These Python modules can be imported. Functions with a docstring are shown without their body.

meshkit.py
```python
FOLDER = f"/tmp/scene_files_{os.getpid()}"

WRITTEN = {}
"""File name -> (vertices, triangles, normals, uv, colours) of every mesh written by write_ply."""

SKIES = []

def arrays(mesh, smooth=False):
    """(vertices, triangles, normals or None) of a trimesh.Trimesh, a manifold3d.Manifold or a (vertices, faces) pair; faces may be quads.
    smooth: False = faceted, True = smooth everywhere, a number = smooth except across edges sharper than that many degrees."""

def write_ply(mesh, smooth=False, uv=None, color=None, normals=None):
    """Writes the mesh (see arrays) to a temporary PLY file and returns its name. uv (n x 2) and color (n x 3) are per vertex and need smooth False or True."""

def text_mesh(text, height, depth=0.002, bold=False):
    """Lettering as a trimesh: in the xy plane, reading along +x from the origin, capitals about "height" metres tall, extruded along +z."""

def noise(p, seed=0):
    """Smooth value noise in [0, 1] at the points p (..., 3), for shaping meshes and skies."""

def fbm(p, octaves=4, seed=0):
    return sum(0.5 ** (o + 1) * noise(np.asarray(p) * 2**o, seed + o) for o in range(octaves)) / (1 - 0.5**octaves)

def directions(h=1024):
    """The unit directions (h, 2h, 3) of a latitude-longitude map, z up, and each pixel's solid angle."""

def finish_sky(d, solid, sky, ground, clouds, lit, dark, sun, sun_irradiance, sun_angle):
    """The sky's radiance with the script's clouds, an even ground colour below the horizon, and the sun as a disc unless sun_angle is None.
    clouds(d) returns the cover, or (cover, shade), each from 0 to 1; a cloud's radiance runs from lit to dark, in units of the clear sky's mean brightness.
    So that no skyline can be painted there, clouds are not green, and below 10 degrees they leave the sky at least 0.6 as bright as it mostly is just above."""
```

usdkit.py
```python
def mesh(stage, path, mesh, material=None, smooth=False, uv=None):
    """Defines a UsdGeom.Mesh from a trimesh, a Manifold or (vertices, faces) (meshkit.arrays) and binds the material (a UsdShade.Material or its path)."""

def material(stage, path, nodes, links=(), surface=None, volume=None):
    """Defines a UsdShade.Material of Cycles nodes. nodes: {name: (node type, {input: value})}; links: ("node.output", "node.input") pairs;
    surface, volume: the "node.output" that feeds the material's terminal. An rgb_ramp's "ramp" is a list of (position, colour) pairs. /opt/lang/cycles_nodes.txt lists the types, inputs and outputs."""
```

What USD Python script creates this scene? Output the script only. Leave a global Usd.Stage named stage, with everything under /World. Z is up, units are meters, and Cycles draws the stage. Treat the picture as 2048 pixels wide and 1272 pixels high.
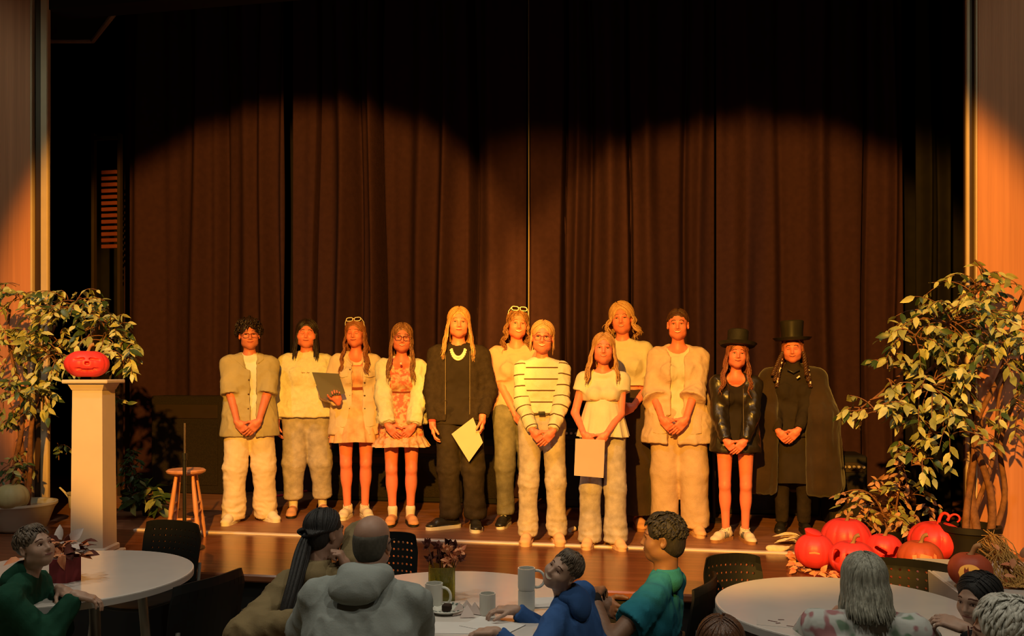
import math, random
import numpy as np, trimesh, usdkit, meshkit
import shapely.geometry as sg
from shapely import affinity, union_all
from scipy.spatial.transform import Rotation
from pxr import Usd, UsdGeom, UsdLux, UsdShade, Gf, Sdf, Vt

stage = Usd.Stage.CreateInMemory()
UsdGeom.SetStageUpAxis(stage, 'Z'); UsdGeom.SetStageMetersPerUnit(stage, 1.0)
UsdGeom.Xform.Define(stage, '/World'); UsdGeom.Scope.Define(stage, '/World/Looks')

# ---------------------------------------------------------------- camera, lights, exposure
FPX, HOR, CAMZ, YAW = 1700.0, 747.0, 1.675, math.radians(10.3)
FWD = np.array([-math.sin(YAW), math.cos(YAW), 0.0]); RGT = np.array([math.cos(YAW), math.sin(YAW), 0.0]); UPV = np.array([0, 0, 1.0])
EYE = np.array([0, 0, CAMZ])
cam = UsdGeom.Camera.Define(stage, '/World/camera')
cam.CreateHorizontalApertureAttr(36.0); cam.CreateFocalLengthAttr(36.0 * FPX / 2048)
cam.CreateVerticalApertureAttr(36.0 * 1272 / 2048)
cam.CreateVerticalApertureOffsetAttr((HOR - 636) / 2048 * 36.0)
cam.CreateClippingRangeAttr(Gf.Vec2f(0.05, 200)); cam.CreateExposureAttr(0.0)
cam.AddTransformOp().Set(Gf.Matrix4d(*RGT, 0, *UPV, 0, *(-FWD), 0, *EYE, 1))

def aim(prim, pos, target):
    z = np.array(pos, float) - np.array(target, float); z /= np.linalg.norm(z)
    x = np.cross([0, 0, 1.0] if abs(z[2]) < .99 else [0, 1.0, 0], z); x /= np.linalg.norm(x); y = np.cross(z, x)
    prim.AddTransformOp().Set(Gf.Matrix4d(*x, 0, *y, 0, *z, 0, *map(float, pos), 1))

def spot(name, pos, target, angle, soft, color, power, radius=.06):
    l = UsdLux.SphereLight.Define(stage, '/World/' + name)
    l.CreateRadiusAttr(radius); l.CreateColorAttr(Gf.Vec3f(*color)); l.CreateIntensityAttr(power); l.CreateNormalizeAttr(True)
    s = UsdLux.ShapingAPI.Apply(l.GetPrim()); s.CreateShapingConeAngleAttr(angle); s.CreateShapingConeSoftnessAttr(soft)
    aim(l, pos, target)
    return l

ORANGE = (1.0, .44, .044)
spot('stage_spotlight', (.34, -2.78, 4.68), (-2.886, 6.01, 2.29), 13.1, .24, ORANGE, 1760)          # crosses over to the left half of the stage
spot('stage_spotlight_001', (-1.0, -2.78, 4.68), (.35, 6.01, 1.87), 14.25, .24, ORANGE, 1760)         # and this one to the right half
spot('stage_spotlight_002', (-.35, -2.78, 4.68), (-1.12, 7.86, 2.85), 6.4, .75, ORANGE, 1000)       # fills the middle between them
for i, (wx, tx) in enumerate([(-6.6, -6.3), (3.7, 3.45)]):                                          # dim washers on the proscenium walls
    spot('wall_washer' + ('_%03d' % i if i else ''), (wx, 2.6, 4.9), (tx, 5.95, 3.0), 34, .5, (.90, 1.0, .66), 24, .1)
for i, (hx, hy) in enumerate([(-2.6, 1.6), (.9, 1.2), (-.9, 3.0), (2.2, 2.4), (-3.9, 3.1)]):         # dimmed house downlights over the tables
    spot('house_downlight' + ('_%03d' % i if i else ''), (hx, hy, 5.0), (hx, hy + .25, 0), 52, .5, (1.0, .91, .72), 35, .09)

def ray(px, py): return FWD + RGT * ((px - 1024) / FPX) + UPV * ((HOR - py) / FPX)
def atD(px, py, d): return EYE + ray(px, py) * d
def atY(px, py, Y): r = ray(px, py); return EYE + r * (Y / r[1])
def atZ(px, py, Z): r = ray(px, py); return EYE + r * ((Z - CAMZ) / r[2])
def depth(p): return float((np.asarray(p) - EYE) @ FWD)

# ---------------------------------------------------------------- helpers: prims, names, materials
used, LOOKS = {}, {}
def path_of(name, parent):
    base = (parent.GetPath().pathString if parent is not None else '/World') + '/' + name
    n = used.get(base, 0); used[base] = n + 1
    return base if n == 0 else '%s_%03d' % (base, n)
def tag(o, label=None, cat=None, group=None, kind=None):
    p = o if isinstance(o, Usd.Prim) else o.GetPrim()
    for k, v in (('label', label), ('category', cat), ('group', group), ('kind', kind)):
        if v: p.SetCustomDataByKey(k, v)
    return p
def obj(name, mesh, m, parent=None, smooth=35, label=None, cat=None, group=None, kind=None, primvars=None):
    u = usdkit.mesh(stage, path_of(name, parent), mesh, LOOKS[m] if isinstance(m, str) else m, smooth)
    for k, v in (primvars or {}).items():
        UsdGeom.PrimvarsAPI(u).CreatePrimvar(k, Sdf.ValueTypeNames.FloatArray, 'vertex').Set(Vt.FloatArray.FromNumpy(np.asarray(v, np.float32)))
    return tag(u, label, cat, group, kind)
def thing(name, label, cat, loc=(0, 0, 0), rz=0.0, group=None):
    x = UsdGeom.Xform.Define(stage, path_of(name, None))
    x.AddTranslateOp().Set(Gf.Vec3d(*map(float, loc))); x.AddRotateZOp().Set(float(rz))
    return tag(x, label, cat, group)
def struct(name, mesh, m, parent=None, smooth=35): return obj(name, mesh, m, parent, smooth, kind=None if parent is not None else 'structure')
def dup(src, loc, rz, label, group=None):
    d = src.GetCustomData()
    r = thing(src.GetName().rstrip('_0123456789'), label, d['category'], loc, rz, group or d.get('group'))
    r.GetReferences().AddInternalReference(src.GetPath()); r.SetInstanceable(True)
    return r

def mat(name, col, rough=.8, var=.1, scale=9.0, bump=0.0, bscale=140.0, spec=.3, metal=0.0, stretch=(1, 1, 1), sheen=0.0, col2=None, coat=0.0, lo=.3, hi=.7, trans=0.0, extra=None):
    c = np.array(col, float)
    a, b = (c * (1 - var), np.minimum(c * (1 + var), .98)) if col2 is None else (c, np.array(col2, float))
    N = {'tc': ('texture_coordinate', {}), 'mp': ('mapping', {'scale': tuple(stretch)}), 'n': ('noise_texture', {'scale': scale, 'detail': 4.0}),
         'r': ('rgb_ramp', {'ramp': [(lo, tuple(a)), (hi, tuple(b))]}),
         'p': ('principled_bsdf', {'roughness': rough, 'metallic': metal, 'specular_ior_level': spec, 'sheen_weight': sheen, 'coat_weight': coat, 'coat_roughness': .08})}
    K = [('tc.object', 'mp.vector'), ('mp.vector', 'n.vector'), ('n.fac', 'r.fac'), ('r.color', 'p.base_color')]
    if bump:
        N['bn'] = ('noise_texture', {'scale': bscale, 'detail': 3.0}); N['b'] = ('bump', {'strength': bump, 'distance': .004})
        K += [('mp.vector', 'bn.vector'), ('bn.fac', 'b.height'), ('b.normal', 'p.normal')]
    out = 'p.BSDF'
    if trans:
        N['t'] = ('translucent_bsdf', {}); N['ms'] = ('mix_closure', {'fac': trans})
        K += [('r.color', 't.color'), ('p.BSDF', 'ms.closure1'), ('t.BSDF', 'ms.closure2')]; out = 'ms.closure'
    LOOKS[name] = usdkit.material(stage, '/World/Looks/' + name, N, K, surface=out)
    return name
def cloth(name, col, var=.10, scale=7, bump=.18, bscale=170, rough=.9, **k): return mat(name, col, rough, var, scale, bump, bscale, spec=k.pop('spec', .15), **k)

def vt(*ms): return trimesh.util.concatenate([m if isinstance(m, trimesh.Trimesh) else trimesh.Trimesh(m[0], m[1], process=False) for m in ms if m is not None])
def box(size, c=(0, 0, 0), bev=0.0, R=None):
    sx, sy, sz = np.array(size, float) / 2
    if bev <= 0: m = trimesh.creation.box(size)
    else:
        b = min(bev, sx * .49, sy * .49, sz * .49)
        pts = [(x * (sx - b * (i != 0)), y * (sy - b * (i != 1)), z * (sz - b * (i != 2))) for x in (-1, 1) for y in (-1, 1) for z in (-1, 1) for i in range(3)]
        m = trimesh.convex.convex_hull(np.array(pts))
    if R is not None: m.apply_transform(np.r_[np.c_[R, [0, 0, 0]], [[0, 0, 0, 1]]])
    m.apply_translation(c)
    return m
def slab(x0, x1, y0, y1, z0, z1, bev=0.0): return box((x1 - x0, y1 - y0, z1 - z0), ((x0 + x1) / 2, (y0 + y1) / 2, (z0 + z1) / 2), bev)
def lathe(prof, n=40, c=(0, 0, 0)):
    m = trimesh.creation.revolve(np.array(prof, float), sections=n); m.apply_translation(c); m.fix_normals(); return m
def cyl(a, b, r, n=12):
    m = trimesh.creation.cylinder(radius=r, segment=[a, b], sections=n); return m
def tubes(paths, rad, ns=6, flat=1.0, out=None):
    """Tapered tubes along many polylines at once: paths (n, m, 3), rad (n, m); cross-sections are flattened along out."""
    P = np.asarray(paths, float); n, m, _ = P.shape; rad = np.broadcast_to(np.asarray(rad, float), (n, m))
    T = np.gradient(P, axis=1); T /= np.maximum(np.linalg.norm(T, axis=2, keepdims=True), 1e-9)
    O = np.broadcast_to(np.asarray([.31, .87, .38] if out is None else out, float), P.shape)
    A = np.cross(T, O); L = np.linalg.norm(A, axis=2, keepdims=True)
    A = np.where(L > 1e-4, A / np.maximum(L, 1e-9), np.cross(T, [0.1, .2, 1.0])); A /= np.maximum(np.linalg.norm(A, axis=2, keepdims=True), 1e-9)
    B = np.cross(T, A)
    ang = np.arange(ns) / ns * 2 * np.pi
    V = P[:, :, None] + rad[:, :, None, None] * (np.cos(ang)[:, None] * A[:, :, None] + flat * np.sin(ang)[:, None] * B[:, :, None])
    base = (np.arange(n)[:, None, None] * m + np.arange(m - 1)[None, :, None]) * ns
    k = np.arange(ns)[None, None]; k2 = (k + 1) % ns
    q = np.stack([base + k, base + k2, base + ns + k2, base + ns + k], -1).reshape(-1, 4)
    V = V.reshape(-1, 3)
    caps = []
    for end, rev in ((0, True), (m - 1, False)):
        b = (np.arange(n) * m + end) * ns
        for j in range(1, ns - 1):
            t = np.stack([b, b + j, b + j + 1], 1); caps.append(t[:, ::-1] if rev else t)
    F = np.vstack([q[:, [0, 1, 2]], q[:, [0, 2, 3]]] + caps)
    return trimesh.Trimesh(V, F[:, ::-1], process=False)
def tube(pts, r, ns=8, flat=1.0, out=None): return tubes([pts], np.broadcast_to(r, (1, len(pts))), ns, flat, out)
def curve(pts, n=20):
    from scipy.interpolate import CubicSpline
    p = np.array(pts, float); t = np.r_[0, np.cumsum(np.linalg.norm(np.diff(p, axis=0), axis=1))]
    return CubicSpline(t, p)(np.linspace(0, t[-1], n))
def extrude(poly, h): return trimesh.creation.extrude_polygon(poly, h, engine='earcut')
def move(m, t=(0, 0, 0), R=None, s=1.0):
    m = m.copy(); v = m.vertices * s
    if R is not None: v = v @ np.asarray(R).T
    m.vertices = v + np.asarray(t, float)
    return m
def rot(ax, deg): return Rotation.from_euler(ax, deg, degrees=True).as_matrix()

# ---------------------------------------------------------------- signed-distance modelling (bodies, clothes, hair, pumpkins)
def cap(a, b, ra, rb=None, k=.02, fr=None, m=0):
    a, b = np.array(a, float), np.array(b, float); rb = ra if rb is None else rb
    R, s = (np.eye(3), np.ones(3)) if fr is None else (np.asarray(fr[0]), np.asarray(fr[1], float))
    ba = ((b - a) @ R) / s; bb = max(ba @ ba, 1e-9); mn = s.min()
    def f(P):
        q = ((P - a) @ R) / s
        t = np.clip(q @ ba / bb, 0, 1)
        return (np.linalg.norm(q - t[..., None] * ba, axis=-1) - (ra + (rb - ra) * t)) * mn
    r = max(ra, rb) * s.max()
    return f, np.minimum(a, b) - r, np.maximum(a, b) + r, k, m
def ell(c, r, R=None, k=.02, m=0):
    c, r = np.array(c, float), np.array(r, float); R = np.eye(3) if R is None else np.asarray(R)
    def f(P):
        q = (P - c) @ R
        k0 = np.linalg.norm(q / r, axis=-1); k1 = np.linalg.norm(q / (r * r), axis=-1)
        return k0 * (k0 - 1) / np.maximum(k1, 1e-9)
    e = np.abs(R) @ r
    return f, c - e, c + e, k, m
def rbox(c, h, rad=.005, R=None, k=.003, m=0):
    c, h = np.array(c, float), np.array(h, float); R = np.eye(3) if R is None else np.asarray(R)
    def f(P):
        q = np.abs((P - c) @ R) - (h - rad)
        return np.linalg.norm(np.maximum(q, 0), axis=-1) + np.minimum(q.max(-1), 0) - rad
    e = np.abs(R) @ h
    return f, c - e, c + e, k, m
def half(p, n, k=.002):
    """Cuts away everything on the side of the plane that n points to."""
    p, n = np.array(p, float), np.array(n, float) / np.linalg.norm(n)
    return (lambda P: -((P - p) @ n)), None, None, k, 1
def comb(D, d, k, m):
    if m == 1: D, d = -D, d                       # subtract: max(D, -d) = -min(-D, d)
    k = max(k, 1e-4)
    h = np.maximum(k - np.abs(D - d), 0) / k
    r = np.minimum(D, d) - h * h * k * .25
    return -r if m == 1 else r
def evalp(ops, P):
    D = np.full(P.shape[:-1], 9.0)
    for f, lo, hi, k, m in ops: D = comb(D, f(P), k, m)
    return D
def axis(lo, hi, h, fine):
    out, x = [lo], lo
    while x < hi:
        s = h
        for a, b, hf in fine:
            if a <= x < b: s = min(s, hf)
            elif x < a < x + s: s = max(a - x, hf)
        x += s; out.append(x)
    return np.array(out)
def surfnet(D, g):
    S = D < 0; cnt = sum(S[i:S.shape[0] - 1 + i, j:S.shape[1] - 1 + j, k:S.shape[2] - 1 + k].astype(np.int8) for i in (0, 1) for j in (0, 1) for k in (0, 1))
    mx = (cnt > 0) & (cnt < 8); idx = np.full(mx.shape, -1); I = np.array(np.nonzero(mx)); n = I.shape[1]; idx[mx] = np.arange(n)
    acc, num = np.zeros((n, 3)), np.zeros(n)
    C = [np.array(c) for c in np.ndindex(2, 2, 2)]
    for ca in C:
        for ax in range(3):
            if ca[ax]: continue
            cb = ca.copy(); cb[ax] = 1
            A, B = I + ca[:, None], I + cb[:, None]
            da, db = D[tuple(A)], D[tuple(B)]; m = (da < 0) != (db < 0)
            t = da[m] / (da[m] - db[m])
            for e in range(3):
                pa, pb = g[e][A[e][m]], g[e][B[e][m]]; acc[m, e] += pa + (pb - pa) * t
            num[m] += 1
    V = acc / num[:, None]; Q = []
    for ax in range(3):
        u, v = (ax + 1) % 3, (ax + 2) % 3
        a = [slice(1, -1)] * 3; b = [slice(1, -1)] * 3; a[ax] = slice(0, -1); b[ax] = slice(1, None)
        ch = S[tuple(a)] != S[tuple(b)]; K = np.array(np.nonzero(ch)); K[u] += 1; K[v] += 1
        ins = S[tuple(K)]
        def cell(du, dv): c = K.copy(); c[u] -= du; c[v] -= dv; return idx[tuple(c)]
        q = np.stack([cell(1, 1), cell(0, 1), cell(0, 0), cell(1, 0)], 1)
        q[~ins] = q[~ins][:, ::-1]; Q.append(q)
    Q = np.vstack(Q)
    return V, np.vstack([Q[:, [0, 1, 2]], Q[:, [0, 2, 3]]])
def sdfmesh(ops, h=.012, fine=(), pad=.03):
    """Meshes the blend of the shapes on a rectilinear grid; fine: boxes (lo, hi, spacing) that get closer grid planes."""
    add = [o for o in ops if o[4] == 0]
    lo = np.min([o[1] for o in add], 0) - pad; hi = np.max([o[2] for o in add], 0) + pad
    g = [axis(lo[e], hi[e], h, [(f[0][e], f[1][e], f[2]) for f in fine]) for e in range(3)]
    D = np.full([len(x) for x in g], .5, np.float32)
    for f, l, u, k, m in ops:
        if l is None: sl = [slice(None)] * 3
        else:
            mg = .02 + k + h
            sl = [slice(max(np.searchsorted(g[e], l[e] - mg) - 1, 0), np.searchsorted(g[e], u[e] + mg) + 1) for e in range(3)]
            if any(s.stop <= s.start for s in sl): continue
        X = np.stack(np.broadcast_arrays(g[0][sl[0], None, None], g[1][None, sl[1], None], g[2][None, None, sl[2]]), -1).astype(np.float32)
        if X.size: D[tuple(sl)] = comb(D[tuple(sl)], f(X).astype(np.float32), k, m)
    D[0], D[-1], D[:, 0], D[:, -1], D[:, :, 0], D[:, :, -1] = [.01] * 6
    V, F = surfnet(D, g)
    return trimesh.Trimesh(V, F, process=False)
def wrinkle(m, *terms):
    """Pushes the vertices along their normals by noise: terms (amplitude, (fx, fy, fz), seed, weight function or None)."""
    N = np.array(m.vertex_normals); V = np.array(m.vertices); d = np.zeros(len(V))
    for t in terms:
        a, f, s = t[:3]; x = meshkit.fbm(V * np.array(f) + s * 7.3, 2, s)
        x = (1 - np.abs(2 * x - 1) * 1.6) if len(t) > 4 and t[4] else (x - .5) * 2
        d += a * x * (t[3](V) if len(t) > 3 and t[3] is not None else 1)
    m = m.copy(); m.vertices = V + N * d[:, None]
    return m
def trace(ops, P, dirn, n=45):
    P = np.array(P, float); dirn = np.array(dirn, float)
    for _ in range(n): P = P + dirn * np.clip(evalp(ops, P), -.02, .04)[..., None] * .85
    return P
def strip(ops, top, bot, off=.0012, rows=3, bulge=0.0, dirn=(0, 1, 0), start=.25):
    """A patch between two curves of (x, z) points laid onto the surface that ops describe, seen along dirn."""
    top, bot = np.array(top, float), np.array(bot, float); n = len(top)
    t = np.linspace(0, 1, rows)[:, None, None]; xz = top[None] * (1 - t) + bot[None] * t
    d = np.array(dirn, float); P = np.stack([xz[..., 0], np.zeros_like(xz[..., 0]), xz[..., 1]], -1) - d * start
    P = trace(ops, P.reshape(-1, 3), d).reshape(rows, n, 3)
    P = P - d * (off + bulge * np.sin(np.pi * np.linspace(0, 1, rows))[:, None, None] * np.sin(np.pi * np.linspace(0, 1, n))[None, :, None] ** .5)
    i = np.arange(rows - 1)[:, None] * n + np.arange(n - 1)[None]; q = np.stack([i, i + n, i + n + 1, i + 1], -1).reshape(-1, 4)
    return trimesh.Trimesh(P.reshape(-1, 3), np.vstack([q[:, [0, 1, 2]], q[:, [0, 2, 3]]]), process=False)
# ---------------------------------------------------------------- people
def unit(v): v = np.array(v, float); return v / np.linalg.norm(v)
def hand_ops(W, d, n, hint, k=1.0, curl=25, spread=1.0, thumb=.6):
    d = unit(d); n = np.array(n, float); n = unit(n - d * (n @ d)); t = np.cross(d, n)
    if t @ np.array(hint, float) < 0: t = -t
    ops = [cap(W - d * .01 * k, W + d * .035 * k, .024 * k, .026 * k, .012), rbox(W + d * .052 * k, np.array([.040, .014, .045]) * k, .013 * k, np.stack([t, n, d], 1), .014)]
    for off, ln, base in ((.030, .070, .088), (.010, .079, .094), (-.010, .073, .091), (-.029, .056, .082)):
        p = W + d * base * k + t * off * k; a = 0
        dirn = unit(d + t * off * 2.2 * spread)
        for j, fr in enumerate((.45, .31, .24)):
            a += curl * (.7, 1.1, .8)[j]
            q = p + (dirn * math.cos(math.radians(a)) + n * math.sin(math.radians(a))) * ln * fr * k
            ops.append(cap(p, q, (.0088, .0080, .0073)[j] * k, (.0080, .0073, .0062)[j] * k, .0035)); p = q
    p = W + d * .028 * k + t * .030 * k
    for j, (ln, r) in enumerate(((.038, .0115), (.033, .0095), (.024, .0085))):
        dirn = unit(d * (.55 + .25 * j) + t * (thumb - .2 * j) + n * (.25 + .12 * j)); q = p + dirn * ln * k
        ops.append(cap(p, q, r * k, r * .9 * k, .006)); p = q
    return ops
HEAD_C = dict(cheek=1.0, jaw=1.0, fw=1.0)
def head_ops(f=HEAD_C):
    c, j, w = f.get('cheek', 1.0), f.get('jaw', 1.0), f.get('fw', 1.0)
    o = [ell((0, .014, .032), (.075 * w, .092, .083)), ell((0, -.022, -.022), (.060 * w * c ** .5, .066, .086), k=.03), ell((0, -.055, -.082), (.030 * j, .028, .028), k=.035),
         cap((-.03, -.078, .020), (.03, -.078, .020), .011, k=.02)]
    for s in (-1, 1):
        o += [ell((s * .036 * w, -.056, -.030), (.026 * c, .026 * c, .026), k=.03), ell((s * .046 * j * w, -.01, -.068), (.018, .04, .022), k=.03),
              ell((s * .031, -.097, .003), (.018, .014, .0125), k=.012, m=1)]
    o += [cap((0, -.083, .010), (0, -.101, -.026), .0075, .0105, .012)] + [ell((s * .0115, -.088, -.031), (.0085, .010, .0075), k=.008) for s in (-1, 1)]
    o += [ell((0, -.076, -.053), (.025, .013, .0065), k=.014), ell((0, -.074, -.063), (.020, .014, .007), k=.010)]
    for s in (-1, 1):
        R = rot('zx', [s * 22, -10])
        o += [ell((s * .077 * w, .006, -.008), (.009, .019, .031), R, .008), ell((s * .084 * w, -.002, -.004), (.006, .010, .017), R, .006, 1)]
    return o
def place(ops, c, R, s):
    """Carries head-space shapes into the person's space."""
    out = []
    for f, lo, hi, k, m in ops:
        g = (lambda P, f=f: f(((P - c) @ R) / s) * s)
        cs = np.array([[(lo, hi)[i][0], (lo, hi)[j][1], (lo, hi)[l][2]] for i in (0, 1) for j in (0, 1) for l in (0, 1)]) * s @ R.T + c
        out.append((g, cs.min(0), cs.max(0), k * s, m))
    return out

class Body:
    def __init__(K, h, w=1.0, fem=False, hs=1.0, pose=None, face=None):
        q = K.pose = pose or {}; K.h, K.w, K.fem, K.hs, K.S, K.face = h, w, fem, hs, h / 1.7, face or {}
        seat = q.get('seat'); K.seated = seat is not None
        K.pel = np.array(q.get('pel', (0, 0, .93 if not K.seated else seat / K.S + .10)), float)
        pitch, roll, twist = q.get('lean', (0, 0, 0))
        K.L = rot('z', twist) @ rot('y', roll) @ rot('x', pitch); K.Lh = rot('z', twist * .4) @ rot('y', roll * .5) @ rot('x', pitch * .45)
        sw = (.158 if fem else .176) * (1 + (w - 1) * .45)
        K.sw = sw
        K.waist = K.pel + K.Lh @ [0, .0, .13]; K.chest = K.pel + K.L @ [0, .0, .33]; K.neckb = K.pel + K.L @ [0, .018, .495]
        hy, hp, hr = q.get('head', (0, 0, 0)); K.R = rot('z', hy) @ rot('x', hp) @ rot('y', hr)
        nk = K.L * .5 + K.R * .5
        K.hc = K.neckb + nk @ (np.array([0, -.024, .154 + (hs - 1) * .08])) + np.array(q.get('headoff', (0, 0, 0)))
        K.sh, K.el, K.wr, K.hip, K.kn, K.an, K.toe, K.ho = {}, {}, {}, {}, {}, {}, {}, {}
        for s in (-1, 1):
            K.sh[s] = K.pel + K.L @ [s * sw, .012, .412] + np.array(q.get('shrug', {}).get(s, (0, 0, 0)))
            H = q.get('hands', {}).get(s) or dict(p=(s * .245, -.05, .80), d=(s * -.05, -.12, -1), n=(-s, -.1, 0), hint=(0, -1, 0))
            W = np.array(H['p'], float); a, b = .285, .25; v = W - K.sh[s]; L = np.linalg.norm(v)
            if L > (a + b) * .995: v *= (a + b) * .995 / L; W = K.sh[s] + v; L = np.linalg.norm(v)
            pole = np.array(H.get('pole', (s * .55, .55, -.5)), float); u = v / L; pole = unit(pole - u * (pole @ u))
            x = (a * a - b * b + L * L) / (2 * L); y = math.sqrt(max(a * a - x * x, 0))
            K.el[s] = K.sh[s] + u * x + pole * y; K.wr[s] = W
            K.ho[s] = hand_ops(W, H.get('d', W - K.el[s]), H.get('n', (0, 1, 0)), H.get('hint', (-s * .5, 0, 1)), (.93 if fem else 1.0), H.get('curl', 22), H.get('spread', 1.0), H.get('thumb', .6))
            ft = q.get('feet', {}).get(s, (s * .105, .0, s * 12) if not K.seated else (s * .12, -.44, s * 5)); K.toe[s] = ft[2]
            K.hip[s] = K.pel + np.array([s * .086, .0, -.03]); K.an[s] = np.array([ft[0], ft[1] + .03, .085])
            if K.seated: K.kn[s] = np.array(q.get('knee', {}).get(s, (s * .13, -.43, K.pel[2] - .02)), float)
            else: K.kn[s] = (K.hip[s] * .47 + K.an[s] * .53) + [s * .004, -.025, 0]
    def t(K, z, x=0, y=0): return K.pel + K.L @ np.array([x, y, z])
    def bar(K, z, hw, r, asp=.72, k=.028, dy=0.0, half_lean=False):
        L = K.Lh if half_lean else K.L
        return cap(K.pel + L @ [-hw, dy, z], K.pel + L @ [hw, dy, z], r, r, k, (L, (1, asp, 1)))
    def torso(K, i=.0, loose=0.0, bust=None, low=-.06, hipx=0.0):
        w = K.w; o = []; nb = max(2, int(round((.10 - low) / .07)) + 1)
        for u in np.linspace(0, 1, nb):                                  # from the waist down to the lower edge
            z = .10 + (low - .10) * u; e = min(u * (.10 - low) / .16, 1) ** .8; e2 = max(0, (.10 - .16 - z) / max(.10 - .16 - low, 1e-6)) if low < -.07 else e
            o.append(K.bar(z, (.062 + .016 * e) * w, (.088 + .008 * e) * w + i + loose + hipx * e2, .78 + .04 * e, half_lean=True))
        o += [K.bar(.31, .075 * w, .090 * w + i + loose * .5, .76), K.bar(.24, .066 * w, .088 * w + i + loose * .7, .78)]
        for s in (-1, 1):
            o.append(cap(K.neckb - K.L @ [s * -.02, .0, .040], K.sh[s] * .95 + K.neckb * .05 - [0, 0, .004], .050 + i * .4, .040 + i * .8, .03))
            o.append(cap(K.t(.33, s * .09 * w, .0), K.sh[s] - [0, 0, .03], .072 * w ** .5 + i * .7, .044 + i * .8, .03, (K.L, (1, .8, 1))))
        b = K.fem if bust is None else bust
        if b:
            for s in (-1, 1): o.append(ell(K.t(.285, s * .068 * w, -.072 * w ** .5), (.058 + i, .046 + i, .056 + i), K.L, .03))
        return o
    def sleeve(K, s, i=.012, to=2.0, ra=1.0, end=None, i0=None):
        A, B, C = K.sh[s] - [0, 0, .004], K.el[s], K.wr[s]; i0 = min(i, .016) if i0 is None else i0
        if to <= 1:
            E = A + (B - A) * to; r = end or .047 * ra + i
            return [cap(A, E + (B - A) * .08, .045 * ra + i0, r, .03)], (E, B - A)
        E = B + (C - B) * (to - 1)
        return [cap(A, B, .046 * ra + i0, .042 * ra + i, .03), cap(B, E, .042 * ra + i, end or .032 * ra + i, .03)], (E, C - B)
    def body_ops(K):
        o = K.torso(-.012, bust=False); f = .93 if K.fem else 1.0; q = K.w ** .5
        o.append(cap(K.neckb - K.L @ [0, -.004, .05], K.hc + K.R @ np.array([0, .022, -.07]) * K.hs, .052 * f * q, .047 * f * q, .03))
        for s in (-1, 1):
            o += [cap(K.sh[s], K.el[s], .043 * f * q, .036 * f * q, .03), cap(K.el[s], K.wr[s], .038 * f * q, .0235 * f * q, .012)]
            m = K.kn[s] * .72 + K.an[s] * .28 + np.array([0, .012, 0])
            o += [cap(K.hip[s], K.kn[s], .078 * q, .050 * q, .03), cap(K.kn[s] + [0, .004, 0], K.an[s], .047 * q, .031, .02), ell(m, (.048 * q, .050 * q, .10), k=.03),
                  ell(K.kn[s] + [0, -.022, .0], (.034 * q, .030, .040), k=.02), cap(K.an[s] - [0, 0, .02], K.an[s] + rot('z', K.toe[s]) @ [0, -.10, -.05], .03, .025)]
        return o
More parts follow.
